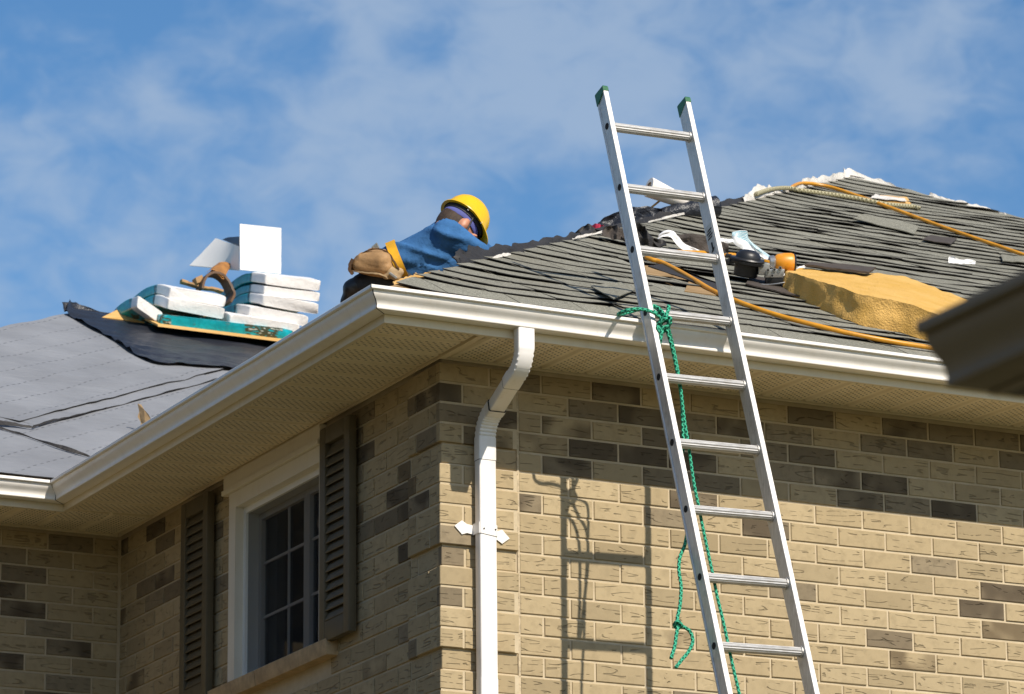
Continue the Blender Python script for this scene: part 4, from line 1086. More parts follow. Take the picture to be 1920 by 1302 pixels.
slab('loose_shingle', q4([(1728, 450), (1783, 459), (1794, 449), (1745, 442)], (.02, .025, .025, .022)), .004, MT['brownfelt'], 'small brown shingle scrap on the slope between the foam and upper hose', 'shingle', amp=.004, grp=sg)
slab('loose_shingle', q4([(1398, 534), (1536, 566), (1548, 546), (1408, 518)], (.018, .02, .03, .02)), .006, MT['brownfelt'], 'dark brown shingle strip lying under the nail gun and foam', 'shingle', amp=.006, grp=sg)
slab('loose_shingle', q4([(1108, 538), (1150, 562), (1192, 544), (1165, 530)], (.025, .05, .02, .02)), .004, MT['shingle'], 'curled shingle tab lifted beside the left ladder rail', 'shingle', amp=.006, grp=sg)
slab('loose_shingle', q4([(1880, 490), (1925, 493), (1930, 484), (1876, 478)], (.03, .02, .02, .02)), .004, MT['shingle'], 'torn shingle corner at the right picture edge under the hose', 'shingle', amp=.005, grp=sg)
slab('bare_patch', q4([(1645, 378), (1708, 384), (1700, 372), (1650, 368)], (.012, .012, .012, .012)), .006, MT['plywood'], parent=ROOF, amp=.004)
slab('torn_paper', q4([(1632, 372), (1700, 379), (1696, 373), (1640, 366)], (.03, .026, .022, .03)), .003, MT['whitefelt'], parent=ROOF, amp=.01)
slab('bare_patch', q4([(1212, 517), (1262, 520), (1250, 503), (1208, 500)], (.010, .010, .008, .008)), .005, MT['oldwood'], parent=ROOF, amp=.003)
slab('bare_patch', q4([(1283, 548), (1345, 556), (1332, 534), (1292, 528)], (.010, .010, .008, .008)), .005, MT['oldwood'], parent=ROOF, amp=.003)
slab('flashing_strip', q4([(1215, 500), (1345, 545), (1350, 537), (1240, 497)], (.016, .018, .018, .016)), .004, MT['felt'], parent=ROOF, amp=.005)

# yellow foam pad
fb = [of(u, v, .010) for u, v in [(1466, 546), (1530, 577), (1605, 607), (1680, 624), (1755, 645), (1800, 660)]]
ft = [p + NRM * h + V((.012, .02, 0)) for p, h in zip(fb, (.098, .124, .136, .140, .130, .120))]
bt = [of(u, v, .115) for u, v in [(1503, 502), (1580, 508), (1648, 513), (1702, 520), (1772, 547), (1840, 576)]]
bb = [p - NRM * .10 for p in bt]
S = [catmull(x, 14) for x in (fb, ft, bt, bb)]
mb = MB(); rings = []; m = len(S[0])
for i in range(m):
    ring = []
    for a, b, k in ((0, 1, 10), (1, 2, 22), (2, 3, 4), (3, 0, 6)):
        for j in range(k):
            t = j / k; p = S[a][i] * (1 - t) + S[b][i] * t
            rough = 0.013 if a == 0 else 0.006
            d_ = V((ns(p, 16, 1), ns(p, 16, 7), ns(p, 16, 4))) * rough + V((ns(p, 4, 2), ns(p, 4, 8), ns(p, 4, 5))) * 0.004
            if a == 0: d_ += V((.4, .8, 0)) * (0.008 * max(0, ns((i * .22, 0, 0), 1, 6)))
            ring.append(p + d_)
    rings.append(ring)
mb.sweep(rings); o = mb.build('foam_pad', MT['foam'], None, smooth=60)
tag(o, 'thick yellow foam pad lying askew on the shingles above the gutter', 'foam pad')
slab('loose_shingle', [of(1508, 500, .130), of(1628, 514, .135), of(1642, 505, .145), of(1520, 495, .135)], .010, MT['brownfelt'], 'ragged brown shingle strip lying on the back of the foam pad', 'shingle', amp=.006, grp=sg)
def sheetpx(name, top, bot, dep, mat, label, cat, th=.003, amp=.008, n=6):
    """a crumpled film between two image polylines, lying at one distance from the viewer"""
    T = catmull([CAM + ray(u, v) * dep for u, v in top], n); B = catmull([CAM + ray(u, v) * dep for u, v in bot], n); m = min(len(T), len(B)); sd = top[0][0] * .013
    def f(s, t, k):
        i = min(int(round(s * (m - 1))), m - 1); p = B[i] * (1 - t) + T[i] * t
        return p + CF * (amp * 2.2 * ns((s * 5, t * 2.0, sd)) + th * k + 0.02 * (t - .5)) + CU * (amp * .5 * ns((s * 7, t * 3, sd + 4)))
    mb = MB(); mb.grid(lambda s, t: f(s, t, 0), m - 1, 6); mb.grid(lambda s, t: f(s, t, 1), m - 1, 6, flip=True)
    o = mb.build(name, mat, None, smooth=60); return tag(o, label, cat)
dep = lambda u, v, h=.02: (of(u, v, h) - CAM).dot(CF)
sheetpx('wrapper_strip', [(1373, 436), (1388, 432), (1401, 434), (1404, 448), (1420, 462), (1440, 477), (1460, 491)], [(1372, 450), (1380, 461), (1395, 468), (1408, 471), (1424, 480), (1442, 491), (1454, 498)], dep(1400, 476), MT['stripe'], 'white wrapper strip with teal stripes behind the nail gun', 'wrapper')
sheetpx('plastic_scrap', [(1236, 440), (1248, 432), (1262, 433), (1272, 444), (1286, 458), (1312, 470)], [(1232, 450), (1246, 443), (1258, 446), (1266, 456), (1280, 468), (1306, 474)], dep(1262, 466), MT['film'], 'twisted white plastic scrap between the ladder rails', 'plastic scrap')
sheetpx('plastic_scrap', [(1326, 448), (1345, 447), (1362, 448), (1378, 450)], [(1328, 454), (1345, 455), (1362, 456), (1376, 454)], dep(1350, 460), MT['film'], 'short white plastic scrap right of the right ladder rail', 'plastic scrap')
sheetpx('plastic_scrap', [(1779, 482), (1788, 481), (1800, 487), (1815, 486), (1830, 490)], [(1778, 493), (1790, 494), (1802, 495), (1816, 495), (1828, 496)], dep(1800, 495), MT['film'], 'small clear plastic scrap alone on the right slope', 'plastic scrap')
sheetpx('plastic_scrap', [(1470, 512), (1485, 507), (1500, 500), (1512, 497)], [(1468, 524), (1484, 526), (1496, 520), (1508, 508)], dep(1480, 532) - .02, MT['film'], 'white plastic film caught on the left end of the foam', 'plastic scrap')
sheetpx('felt_scrap', [(1262, 444), (1290, 437), (1318, 441), (1345, 450), (1366, 458)], [(1270, 462), (1292, 466), (1318, 470), (1345, 474), (1366, 478)], dep(1310, 474), MT['brownfelt'], 'brown felt fold behind the right ladder rail', 'felt scrap', .006, .012)
sheetpx('felt_scrap', [(1176, 432), (1190, 420), (1205, 424), (1216, 436), (1232, 448), (1248, 452)], [(1172, 452), (1188, 456), (1206, 460), (1222, 463), (1236, 464), (1250, 462)], dep(1212, 462), MT['felt'], 'crumpled dark felt curl behind the left ladder rail', 'felt scrap', .006, .03)
sheetpx('felt_scrap', [(1130, 430), (1142, 422), (1156, 424), (1168, 430), (1180, 436)], [(1128, 442), (1142, 446), (1156, 450), (1168, 452), (1178, 452)], dep(1155, 452), MT['brownfelt'], 'brown felt curl on the hip left of the ladder', 'felt scrap', .006, .02)
hd = (hip(hip_at(1110), 0.0) - CAM).dot(CF) + 0.12
sheetpx('felt_scrap', [(1078, 436), (1092, 425), (1104, 420), (1116, 428), (1132, 436)], [(1076, 450), (1092, 448), (1106, 446), (1120, 446), (1134, 446)], hd, MT['felt'], 'dark felt peak on the hip beside the red cloth', 'felt scrap', .006, .02)
sheetpx('red_cloth', [(1098, 424), (1110, 421), (1122, 420), (1134, 424)], [(1098, 440), (1110, 442), (1122, 442), (1134, 440)], hd + .25, MT['red'], 'scrap of red cloth showing behind the hip', 'cloth', .01, .02)
# roll of black felt and white roll behind the hip
hd = (hip(hip_at(1250), 0.0) - CAM).dot(CF) + 0.25
P2 = lambda u, v, d=0.0: CAM + ray(u, v) * (hd + d)
sheetpx('felt_sheet', [(1122, 417), (1140, 404), (1165, 393), (1195, 388), (1222, 388), (1242, 392)], [(1120, 424), (1142, 428), (1168, 430), (1195, 428), (1222, 424), (1242, 420)], hd - .05, MT['blackfelt'], 'black felt sheet curling up behind the hip at the left ladder rail', 'felt sheet', .005, .02)
RB_ = empty('felt_roll', P2(1285, 420), 'roll of black felt lying behind the hip between the ladder rails', 'felt roll')
mb = MB(); path = catmull([P2(1226, 412), P2(1255, 403), P2(1290, 396, .02), P2(1320, 391, .05), P2(1343, 387, .08)], 6)
mb.tube(path, [0.042 + 0.008 * ns((i * .4, 0, 3)) + 0.012 * (i / len(path)) for i in range(len(path))], 18); mb.build('felt_body', MT['blackfelt'], RB_, smooth=True)
e = path[-1]; d_ = (path[-1] - path[-2]).normalized()
mb = MB(); mb.tube([e - d_ * .002, e + d_ * .004], 0.03, 14); mb.build('roll_core', MT['kraft'], RB_)
WR = empty('paper_roll', P2(1250, 385), 'white paper roll tilted up against the black felt roll', 'paper roll')
p0, p1 = P2(1216, 351, -.02), P2(1296, 385, .06); ax = (p1 - p0).normalized(); m1 = ax.cross(V((0, 0, 1))).normalized(); m2 = ax.cross(m1)
ring = lambda c, r, n=24: [c + m1 * (r * math.cos(2 * PI * k / n)) + m2 * (r * math.sin(2 * PI * k / n)) for k in range(n)]
mb = MB(); mb.sweep([ring(p0 + ax * .03, .026), ring(p0, .028), ring(p0, .050), ring(p0 + ax * .004, .052), ring(p1, .030), ring(p1, .010)], cap=False); mb.build('paper', MT['paper'], WR, smooth=35)
mb = MB(); mb.sweep([ring(p0 + ax * .001, .0275), ring(p0 + ax * .10, .0275)], cap=False); mb.add(ring(p0 + ax * .10, .0275), [list(range(24))]); mb.build('tube_core', MT['kraft'], WR)
o = MB().tube([P2(1218, 392, .02), P2(1243, 372, .06)], .006, 6).build('wood_stick', MT['plywood'], None); tag(o, 'short thin wood stick poking up below the white roll', 'stick')

# ---- nail gun
nd = dep(1420, 528, .02) - .03
Q = lambda u, v, d=0.0: CAM + ray(u, v) * (nd + d)
NG = empty('nail_gun', of(1420, 530, .012), 'black nail gun with an orange head lying left of the foam pad', 'nail gun')
ax0, ax1 = Q(1453, 493, .0), Q(1487, 494, .01); ax = (ax1 - ax0).normalized(); m1 = ax.cross(CF).normalized(); m2 = ax.cross(m1)
ring = lambda c, r, n=28: [c + m1 * (r * math.cos(2 * PI * k / n)) + m2 * (r * math.sin(2 * PI * k / n)) for k in range(n)]
mb = MB(); mb.sweep([ring(ax0, .030), ring(ax0 + ax * .010, .040), ring(ax0 + ax * .04, .0455), ring(ax1 - ax * .010, .0465), ring(ax1, .043)]); mb.build('cylinder_head', MT['toolorange'], NG, smooth=35)
mb = MB(); mb.sweep([ring(ax1 + ax * .0003, .044), ring(ax1 + ax * .005, .045), ring(ax1 + ax * .009, .040), ring(ax1 + ax * .010, .02)]); mb.build('exhaust_cap', MT['blackplastic'], NG, smooth=35)
mb = MB(); mb.sweep([ring(ax0 - ax * .030, .020), ring(ax0 - ax * .026, .030), ring(ax0 - ax * .008, .034), ring(ax0 - ax * .0003, .029)]); mb.build('front_collar', MT['steel'], NG, smooth=35)
mb = MB(); mb.obox(Q(1452, 513, -.03), CR * .042, CF * .034, (CU * .020 + CR * .004), .006); mb.obox(Q(1432, 504, -.02), CR * .026, CF * .030, CU * .028, .006); mb.build('engine_block', MT['steel'], NG, smooth=40)
mb = MB(); mb.obox(Q(1454, 525, -.02), CR * .046, CF * .04, CU * .018, .008); mb.build('grip', MT['blackplastic'], NG, smooth=40)
for u, v in ((1440, 507), (1452, 506), (1463, 503), (1448, 517)):
    MB().tube([Q(u, v, -.075), Q(u, v, -.060)], .0085, 10).build('bolt', MT['steel'], NG, smooth=40); MB().tube([Q(u, v, -.0758), Q(u, v, -.0752)], .005, 8).build('bolt_socket', MT['blackhole'], NG)
c0 = Q(1402, 490, .0); ax = (CU * .97 - CF * .10 + CR * .16).normalized(); m1 = ax.cross(CF).normalized(); m2 = ax.cross(m1)
mb = MB(); mb.sweep([ring(c0 - ax * .072, .046), ring(c0 - ax * .066, .054), ring(c0 - ax * .016, .056)]); mb.build('coil_magazine', MT['blackplastic'], NG, smooth=30)
mb = MB(); mb.sweep([ring(c0 - ax * .0155, .070), ring(c0 - ax * .012, .088), ring(c0 - ax * .003, .090), ring(c0 - ax * .001, .084), ring(c0 + ax * .004, .084), ring(c0 + ax * .006, .090), ring(c0 + ax * .012, .086), ring(c0 + ax * .014, .06)]); mb.build('magazine_rim', MT['blackplastic'], NG, smooth=30)
mb = MB(); mb.sweep([ring(c0 + ax * .0143, .058), ring(c0 + ax * .028, .055), ring(c0 + ax * .042, .044), ring(c0 + ax * .050, .026), ring(c0 + ax * .052, .008)]); mb.build('magazine_dome', MT['blackplastic'], NG, smooth=30)
for k in range(5):
    a = (k - 2) * .42 - PI / 2; p = c0 + m1 * (math.cos(a) * .052) + m2 * (math.sin(a) * .052); pd = (p - c0).normalized()
    mb = MB(); mb.obox(p + pd * .006 - ax * .042, pd * .006, ax * .022, pd.cross(ax) * .004, .001); mb.build('magazine_rib', MT['blackplastic'], NG)
mb = MB(); mb.obox(Q(1372, 490, -.01), CR * .032 + CU * .004, CF * .024, CU * .012, .005); mb.obox(Q(1366, 480, .0), CR * .014, CF * .012, CU * .009, .004); mb.build('nose', MT['blackplastic'], NG, smooth=40)
mb = MB(); mb.obox(Q(1438, 490, -.045), CR * .012 - CU * .003, CF * .006, CU * .006, .002); mb.build('trigger_guard', MT['hose'], NG)
rope([Q(1490, 518, -.05), Q(1482, 526, -.06), Q(1466, 531, -.07), Q(1440, 534, -.06), Q(1418, 533, -.05)], .0035, MT['steel'], 'wire_bail', NG)

# ------------------------------------------------------------------ things on the wing roof
YF = 6.76
oy = on_y
def bundle(lb, rb, hpx, length, label, front=MT['film'], y=YF, rise=0.45, fall=0.52, cap=0.20, yaw=0.0, cat='shingle bundle', grp='wrapped shingle bundles on the wing ridge', side=None):
    """a wrapped bundle: front face between two image points, running back along +y"""
    A, B = oy(*lb, y), oy(*rb, y); X = B - A; wdt = X.length; X = X / wdt; H = hpx / 318.0
    Y = (V((0, 1, 0)) + X * yaw).normalized(); Z = X.cross(Y); Z = Z if Z.z > 0 else -Z
    t = empty('shingle_bundle', (A + B) / 2 + Y * length / 2, label, cat, grp); sd = lb[0] * .1
    def sect(s, k):
        out = []; n = 44
        zc = rise * s - (rise + fall) / 2 * s * s / length; sl_ = rise - (rise + fall) * s / length     # bent over the ridge
        T = (Y + V((0, 0, sl_))).normalized(); Z2 = (V((0, 0, 1)) - T * T.z).normalized()
        for i in range(n):
            a = 2 * PI * i / n; c, s_ = math.cos(a), math.sin(a)
            x = math.copysign(abs(c) ** 0.13, c) * wdt / 2 * k; z = math.copysign(abs(s_) ** 0.19, s_) * H / 2 * (0.6 + 0.4 * k)
            p = (A + B) / 2 + X * x + Z2 * z + Z * (H / 2) + Y * s + V((0, 0, zc))
            cr_ = 1.0 if s < cap * 1.3 else 0.45
            p += Z2 * (0.006 * cr_ * ns((x * 6, s * 10, z * 5 + sd))) + X * (0.006 * cr_ * ns((z * 18, s * 10, sd))) + Y * (0.008 * cr_ * ns((x * 7, z * 16, sd)))
            out.append(p)
        return out
    def seg(name, ss, mat, inset=0.0, cap0=False, cap1=False):
        mb = MB(); rings = [sect(s, k) for s, k in ss]; mb.sweep(rings, cap=False); n = 44
        if cap0: mb.f.append(list(range(n))[::-1]); mb.mi.append(0)
        if cap1: mb.f.append([(len(rings) - 1) * n + i for i in range(n)]); mb.mi.append(0)
        return mb.build(name, mat, t, smooth=50)
    seg('end_wrap', [(0.0, .965), (0.003, .99), (0.010, 1.0)] + [(cap * q, 1.0) for q in (.2, .35, .5, .7, .85, 1.0)], front, cap0=True)
    seg('label_sleeve', [(cap + .0005, 1.006)] + [(cap + (length - 2 * cap) * q / 10, 1.006) for q in range(1, 10)] + [(length - cap - .0005, 1.006)], side or MT['teal'])
    seg('end_wrap', [(length - cap, 1.0), (length - .015, 1.0), (length - .004, .98), (length, .93)], MT['film'], cap1=True)
    return t
bundle((313, 579), (420, 599), 21, .92, 'white ended bundle second in the left stack, under the strapped one')
bundle((317, 558), (423, 576), 20, .95, 'white ended bundle topmost in the left stack under the leather belt')
bundle((430, 610), (562, 631), 22, .90, 'lowest white bundle of the right stack, beside the teal side', y=6.74)
bundle((466, 594), (577, 613), 20, .92, 'creased white bundle fourth from the top of the right stack')
bundle((492, 573), (597, 590), 20, .92, 'white bundle third from the top of the right stack')
bundle((495, 554), (600, 566), 17, .92, 'shaded white bundle second in the right stack', y=6.78)
bundle((497, 534), (601, 546), 20, .92, 'white bundle topmost in the right stack under the carton')
bundle((252, 574), (299, 607), 22, .45, 'short white bundle end tilted down on the left beside the plywood', y=6.80, rise=.2, fall=.2, cap=.09)
bundle((302, 612), (548, 641), 23, .36, 'long teal sided bundle under both stacks on the ridge', front=MT['teal'], y=6.74, rise=.35, fall=0.0, cap=.02)
slab('plywood_board', [oy(190, 599, 7.02), oy(325, 613, 6.92), oy(268, 588, 7.16), oy(243, 573, 7.20)], .012, MT['plywood'], 'bright plywood offcut propped at the left end of the ridge', 'plywood', amp=.001)
A, B = oy(296, 609, 6.70), oy(560, 642, 6.70); mb = MB(); mb.obox((A + B) / 2 + V((0, .2, .085)), (B - A) / 2, (0, .2, 0.09), (0, 0, .006)); tag(mb.build('plywood_board', MT['plywood'], None), 'long plywood board flat on the ridge beneath the stacked bundles', 'plywood')
# opened white carton
A = oy(450, 506, 6.98)
CT = empty('white_carton', A, 'opened white cardboard carton standing on the right stack', 'carton')
slab('front_panel', [oy(450, 506, 6.98), oy(527, 514, 6.98), oy(527.5, 428, 6.98), oy(450, 420, 6.98)], .006, MT['carton'], parent=CT, amp=.001)
slab('side_flap', [oy(356, 499, 7.62), oy(449, 508, 7.0), oy(449, 463, 7.0), oy(406, 448, 7.50)], .005, MT['carton'], parent=CT, amp=.002)
slab('dark_interior', [oy(418, 450, 7.50), oy(449, 463, 7.06), oy(449, 445, 7.10), oy(430, 446, 7.40)], .005, MT['blackplastic'], parent=CT, amp=.002)  # dark slab standing in for the carton's dark interior
# leather belt on the left stack
def strap_band(name, pts, w, th, mat, parent, ydir=V((0, 1, 0))):
    C_ = catmull(pts, 8); m = len(C_); mb = MB(); rings = []
    for i in range(m):
        T = (C_[min(i + 1, m - 1)] - C_[max(i - 1, 0)]).normalized(); n_ = T.cross(ydir).normalized(); j = 0.003 * ns((i * .3, 0, 2))
        rings.append([C_[i] + ydir * (-w / 2) + n_ * (-th / 2 + j), C_[i] + ydir * (w / 2) + n_ * (-th / 2), C_[i] + ydir * (w / 2) + n_ * (th / 2), C_[i] + ydir * (-w / 2) + n_ * (th / 2 + j)])
    mb.sweep(rings); return mb.build(name, mat, parent, smooth=30)
BT = empty('leather_belt', oy(400, 548, 6.98), 'brown leather tool belt curled on top of the left stack', 'tool belt')
strap_band('belt_band', [oy(374, 545, 7.02), oy(379, 527, 7.02), oy(391, 516, 7.02), oy(406, 516, 7.02), oy(420, 526, 7.02), oy(430, 545, 7.0), oy(434, 556, 6.98), oy(427, 570, 6.95)], .10, .014, MT['darkleather'], BT)
strap_band('belt_band', [oy(340, 529, 7.1), oy(352, 532, 7.08), oy(368, 537, 7.06), oy(385, 541, 7.04), oy(402, 543, 7.02), oy(416, 548, 7.02)], .05, .012, MT['leather'], BT)
mb = MB()
def pouch(s, t):
    a = oy(384, 513, 6.97) * (1 - s) + oy(420, 520, 6.97) * s; b = oy(402, 499, 7.12) * (1 - s) + oy(433, 494, 7.12) * s
    p = a * (1 - t) + b * t; return p + V((0, 0, 0.032 * math.sin(PI * min(1, s * 1.1)) * (1 - .4 * t) + .006 * ns((s * 3, t * 3, 1))))
mb.grid(pouch, 10, 8); mb.grid(lambda s, t: pouch(s, t) - V((0, 0, .012)), 10, 8, flip=True); mb.build('pouch', MT['brownleather'], BT, smooth=True)
mb = MB(); mb.obox(oy(371, 526, 7.05), V((.022, 0, .012)), V((0, .03, 0)), V((-.006, 0, .018)), .006); mb.build('buckle_end', MT['leather'], BT, smooth=40); mb = MB(); mb.obox(oy(345, 529, 7.05), V((.02, 0, -.004)), V((0, .02, 0)), V((0, 0, .009)), .004); mb.build('buckle_end', MT['leather'], BT, smooth=40)
# torn wood scrap on the wing slope
wd = (on_wing(270, 806, .01) - CAM).dot(CF); wp = lambda u, v, d=0.0: CAM + ray(u, v) * (wd + d)
mb = MB(); ol = [(258, 757), (265, 759), (270, 768), (279, 778), (286, 792), (279, 797), (272, 800), (263, 806), (264, 792), (258, 782), (261, 772)]
mb.sweep([[wp(u, v, (v - 806) * .0006 + 0.02 * ns((u * .1, v * .1, 0))) for u, v in ol], [wp(u, v, .016 + (v - 806) * .0006 + 0.02 * ns((u * .1, v * .1, 0))) for u, v in ol]])
tag(mb.build('wood_scrap', MT['suede'], None), 'torn tan scrap standing on the grey roof by the gutter', 'scrap')

# ------------------------------------------------------------------ the roofer
DW = 18.62
def wk(u, v, d=0.0): return CAM + ray(u, v) * (DW + d)
def capsule(mb, p0, r0, p1, r1, n=12):
    p0, p1 = V(p0), V(p1); d = p1 - p0; L_ = d.length; T = d / L_ if L_ > 1e-6 else V((0, 0, 1))
    a = T.cross(V((0, 0, 1)) if abs(T.z) < .9 else V((1, 0, 0))).normalized(); b = T.cross(a); rings = []
    for q in (-88, -60, -30, 0): rings.append((p0 + T * (r0 * math.sin(math.radians(q))), r0 * math.cos(math.radians(q))))
    for q in (0, 30, 60, 88): rings.append((p1 + T * (r1 * math.sin(math.radians(q))), r1 * math.cos(math.radians(q))))
    mb.sweep([[c + a * (r * math.cos(2 * PI * k / n)) + b * (r * math.sin(2 * PI * k / n)) for k in range(n)] for c, r in rings])
def ellipsoid(mb, c, ex, ey, ez, nu=18, nv=10):
    c = V(c)
    mb.sweep([[c + ex * (math.sin(PI * (j + .05) / (nv + .1)) * math.cos(2 * PI * k / nu)) + ey * (math.sin(PI * (j + .05) / (nv + .1)) * math.sin(2 * PI * k / nu)) + ez * (-math.cos(PI * (j + .05) / (nv + .1))) for k in range(nu)] for j in range(nv + 1)])
def blob(name, mb, mat, parent, voxel=0.012, it=6, wrinkle=0.0, wscale=8.0, wdir=(1, 1, 1), seed=0.0):
    """one continuous skin over overlapping volumes"""
    o = mb.build(name + '_src', mat, None)
    md = o.modifiers.new('r', 'REMESH'); md.mode = 'VOXEL'; md.voxel_size = voxel
    sm = o.modifiers.new('s', 'SMOOTH'); sm.iterations = it; sm.factor = 0.6
    dg = bpy.context.evaluated_depsgraph_get(); dg.update()
    me = bpy.data.meshes.new_from_object(o.evaluated_get(dg)); base = V(o.location); bpy.data.objects.remove(o)
    if wrinkle:
        for v in me.vertices:
            p = V((v.co.x * wdir[0], v.co.y * wdir[1], v.co.z * wdir[2]))
            q = (p.dot(CR) * 5 + p.dot(CU) * 16, p.dot(CF) * 7, seed)   # folds run along the body
            w = max(0.0, 1 - 3.4 * abs(ns(q, .55))) ** 1.5 * 0.9 - .2 + 0.35 * ns(p, wscale * 2, seed)
            v.co += v.normal * wrinkle * w
    me.polygons.foreach_set('use_smooth', [True] * len(me.polygons)); me.materials.clear(); me.materials.append(mat); me.name = name
    return place(name, me, base, parent)
PER = empty('person', wk(715, 545, 0.0), 'roofer in yellow helmet and blue shirt kneeling over the hip with a tool belt', 'person')
# head frame
hc = (CR * .53 + CU * .60 + CF * .55).normalized()          # towards the crown
hf = (CR * .70 - CU * .66 + CF * .10); hf = (hf - hc * hf.dot(hc)).normalized()
hs_ = hc.cross(hf).normalized()
if hs_.dot(CF) > 0: hs_ = -hs_                               # near side of the head
BC = wk(867, 414, .06)                                       # middle of the helmet rim
HC = BC - hc * .050
mb = MB()
ellipsoid(mb, HC, hf * .090, hs_ * .072, hc * .100); ellipsoid(mb, HC - hc * .065 + hf * .03, hf * .062, hs_ * .058, hc * .055)
capsule(mb, HC - hc * .05 - hf * .03, .052, wk(838, 438, .05), .046)
ellipsoid(mb, HC + hf * .098 - hc * .03, hf * .022, hs_ * .014, hc * .026)            # nose
for sg_ in (1, -1):
    ellipsoid(mb, HC + hs_ * sg_ * .078 - hc * .006 + hf * .012, hf * .020, hs_ * .010, hc * .034)   # ears
    capsule(mb, HC + hf * .088 + hs_ * sg_ * .03 + hc * .005, .012, HC + hf * .085 + hs_ * sg_ * .05 + hc * .008, .010)   # brows
capsule(mb, HC + hf * .088 - hc * .072, .010, HC + hf * .086 - hc * .072 + hs_ * .018, .008)
# trunk, arms and legs under the clothes, hands with fingers
for d in (-.07, .08): capsule(mb, wk(725, 503, d * .7), .055, wk(818, 468, d * .6), .062)
SHN, SHF = wk(839, 446, -.12), wk(836, 440, .16)
ELN, ELF = wk(893, 474, -.08), wk(902, 470, .20); WRN, WRF = wk(912, 484, .10), wk(922, 480, .22)
for a_, b_, c_ in ((SHN, ELN, WRN), (SHF, ELF, WRF)):
    capsule(mb, wk(815, 468), .06, a_, .04); capsule(mb, a_, .042, b_, .034); capsule(mb, b_, .034, c_, .024)
    hd_ = (CR * .8 - CU * .1 + CF * .3).normalized(); sdv = hd_.cross(CU).normalized(); pc = c_ + hd_ * .045
    ellipsoid(mb, pc, hd_ * .048, sdv * .040, CU * .016)
    for k, ln in enumerate((.062, .072, .068, .052)):
        f0 = pc + hd_ * .04 + sdv * (-.028 + k * .0187); f1 = f0 + hd_ * ln * .5 - CU * .006; f2 = f1 + hd_ * ln * .3 - CU * .022
        capsule(mb, f0, .0095, f1, .009, 8); capsule(mb, f1, .009, f2, .0078, 8)
    t0 = pc - hd_ * .02 - sdv * .036; t1 = t0 + hd_ * .03 - sdv * .022; capsule(mb, t0, .012, t1, .0105, 8); capsule(mb, t1, .0105, t1 + hd_ * .028 - CU * .008, .009, 8)
HPN, HPF = wk(716, 508, -.08), wk(712, 503, .10); KNN, KNF = wk(776, 548, -.12), wk(790, 545, .18); ANN, ANF = wk(676, 536, -.10), wk(690, 530, .16)
for a_, b_, c_ in ((HPN, KNN, ANN), (HPF, KNF, ANF)): capsule(mb, a_, .07, b_, .05); capsule(mb, b_, .05, c_, .035)
blob('body', mb, MT['skin'], PER, .0085, 3)
for sg_ in (1, -1):
    m2_ = MB(); ellipsoid(m2_, HC + hf * .092 + hs_ * sg_ * .034 - hc * .012, hf * .008, hs_ * .012, hc * .007, 10, 6); m2_.build('eye', MT['blackplastic'], PER, smooth=True)
mb = MB(); ellipsoid(mb, HC + hc * .004 - hf * .008, hf * .089, hs_ * .0765, hc * .099); ellipsoid(mb, HC - hc * .018 - hf * .045, hf * .045, hs_ * .066, hc * .045); blob('hair', mb, MT['hair'], PER, .008, 3)
# shirt
mb = MB()
for d in (-.075, .085): capsule(mb, wk(742, 494, d), .076, wk(822, 463, d), .100)
capsule(mb, wk(742, 494, -.075), .08, wk(742, 494, .085), .08); capsule(mb, wk(822, 463, -.075), .100, wk(822, 461, .1), .095)
capsule(mb, wk(775, 508, -.09), .060, wk(838, 496, -.08), .066); capsule(mb, wk(790, 512, -.03), .055, wk(835, 505, -.02), .06)
capsule(mb, SHN, .074, ELN, .054); capsule(mb, ELN, .056, WRN, .042); capsule(mb, SHF, .064, ELF, .05); capsule(mb, ELF, .052, WRF, .04)
capsule(mb, wk(826, 450, -.06), .074, wk(826, 444, .12), .070); capsule(mb, wk(828, 440, .05), .070, wk(842, 436, .05), .058)
blob('shirt', mb, MT['shirt'], PER, .0075, 5, .022, 4.0, seed=2.0)
mb = MB()
for d in (-.08, .085): capsule(mb, wk(712, 506, d), .083, wk(738, 497, d), .076)
capsule(mb, wk(712, 506, -.08), .083, wk(712, 506, .085), .083)
for a_, b_, c_ in ((HPN, KNN, ANN), (HPF, KNF, ANF)): capsule(mb, a_, .085, b_, .064); capsule(mb, b_, .062, c_, .05)
blob('trousers', mb, MT['trousers'], PER, .0105, 5, .010, 6.0, seed=5.0)
for a_, s_ in ((ANN, 1), (ANF, -1)):
    mb = MB(); capsule(mb, a_, .048, a_ - CR * .035 - CU * .012, .044); capsule(mb, a_ - CR * .03 - CU * .02, .040, a_ - CR * .062 - CU * .070 + CF * .02, .030); blob('boot', mb, MT['blackplastic'], PER, .009, 3)
# tool belt: yellow band, pouches
tx = (wk(800, 470) - wk(742, 494)).normalized(); bu = (CU - tx * CU.dot(tx)).normalized(); bw = tx.cross(bu).normalized()
if bw.dot(CF) < 0: bw = -bw
bc = wk(749, 497, .005); mb = MB(); rings = []
for k in range(48):
    a = 2 * PI * k / 48; n_ = bu * (math.cos(a) * .104) + bw * (math.sin(a) * .200); o_ = bc + n_; e_ = n_.normalized(); w = .021
    rings.append([o_ - tx * w, o_ - tx * w + e_ * .007, o_ + tx * w + e_ * .007, o_ + tx * w])
mb.sweep(rings + [rings[0]], cap=False); BELT = mb.build('tool_belt', MT['yellowbelt'], PER, smooth=40)
mb = MB(); capsule(mb, wk(684, 490, -.15), .043, wk(716, 494, -.17), .050); capsule(mb, wk(676, 496, -.15), .036, wk(722, 503, -.18), .040); capsule(mb, wk(696, 478, -.12), .026, wk(722, 480, -.12), .026); capsule(mb, wk(664, 502, -.13), .018, wk(672, 486, -.13), .02)
blob('tool_pouch', mb, MT['leather'], PER, .006, 2, .010, 9.0, seed=7.0)
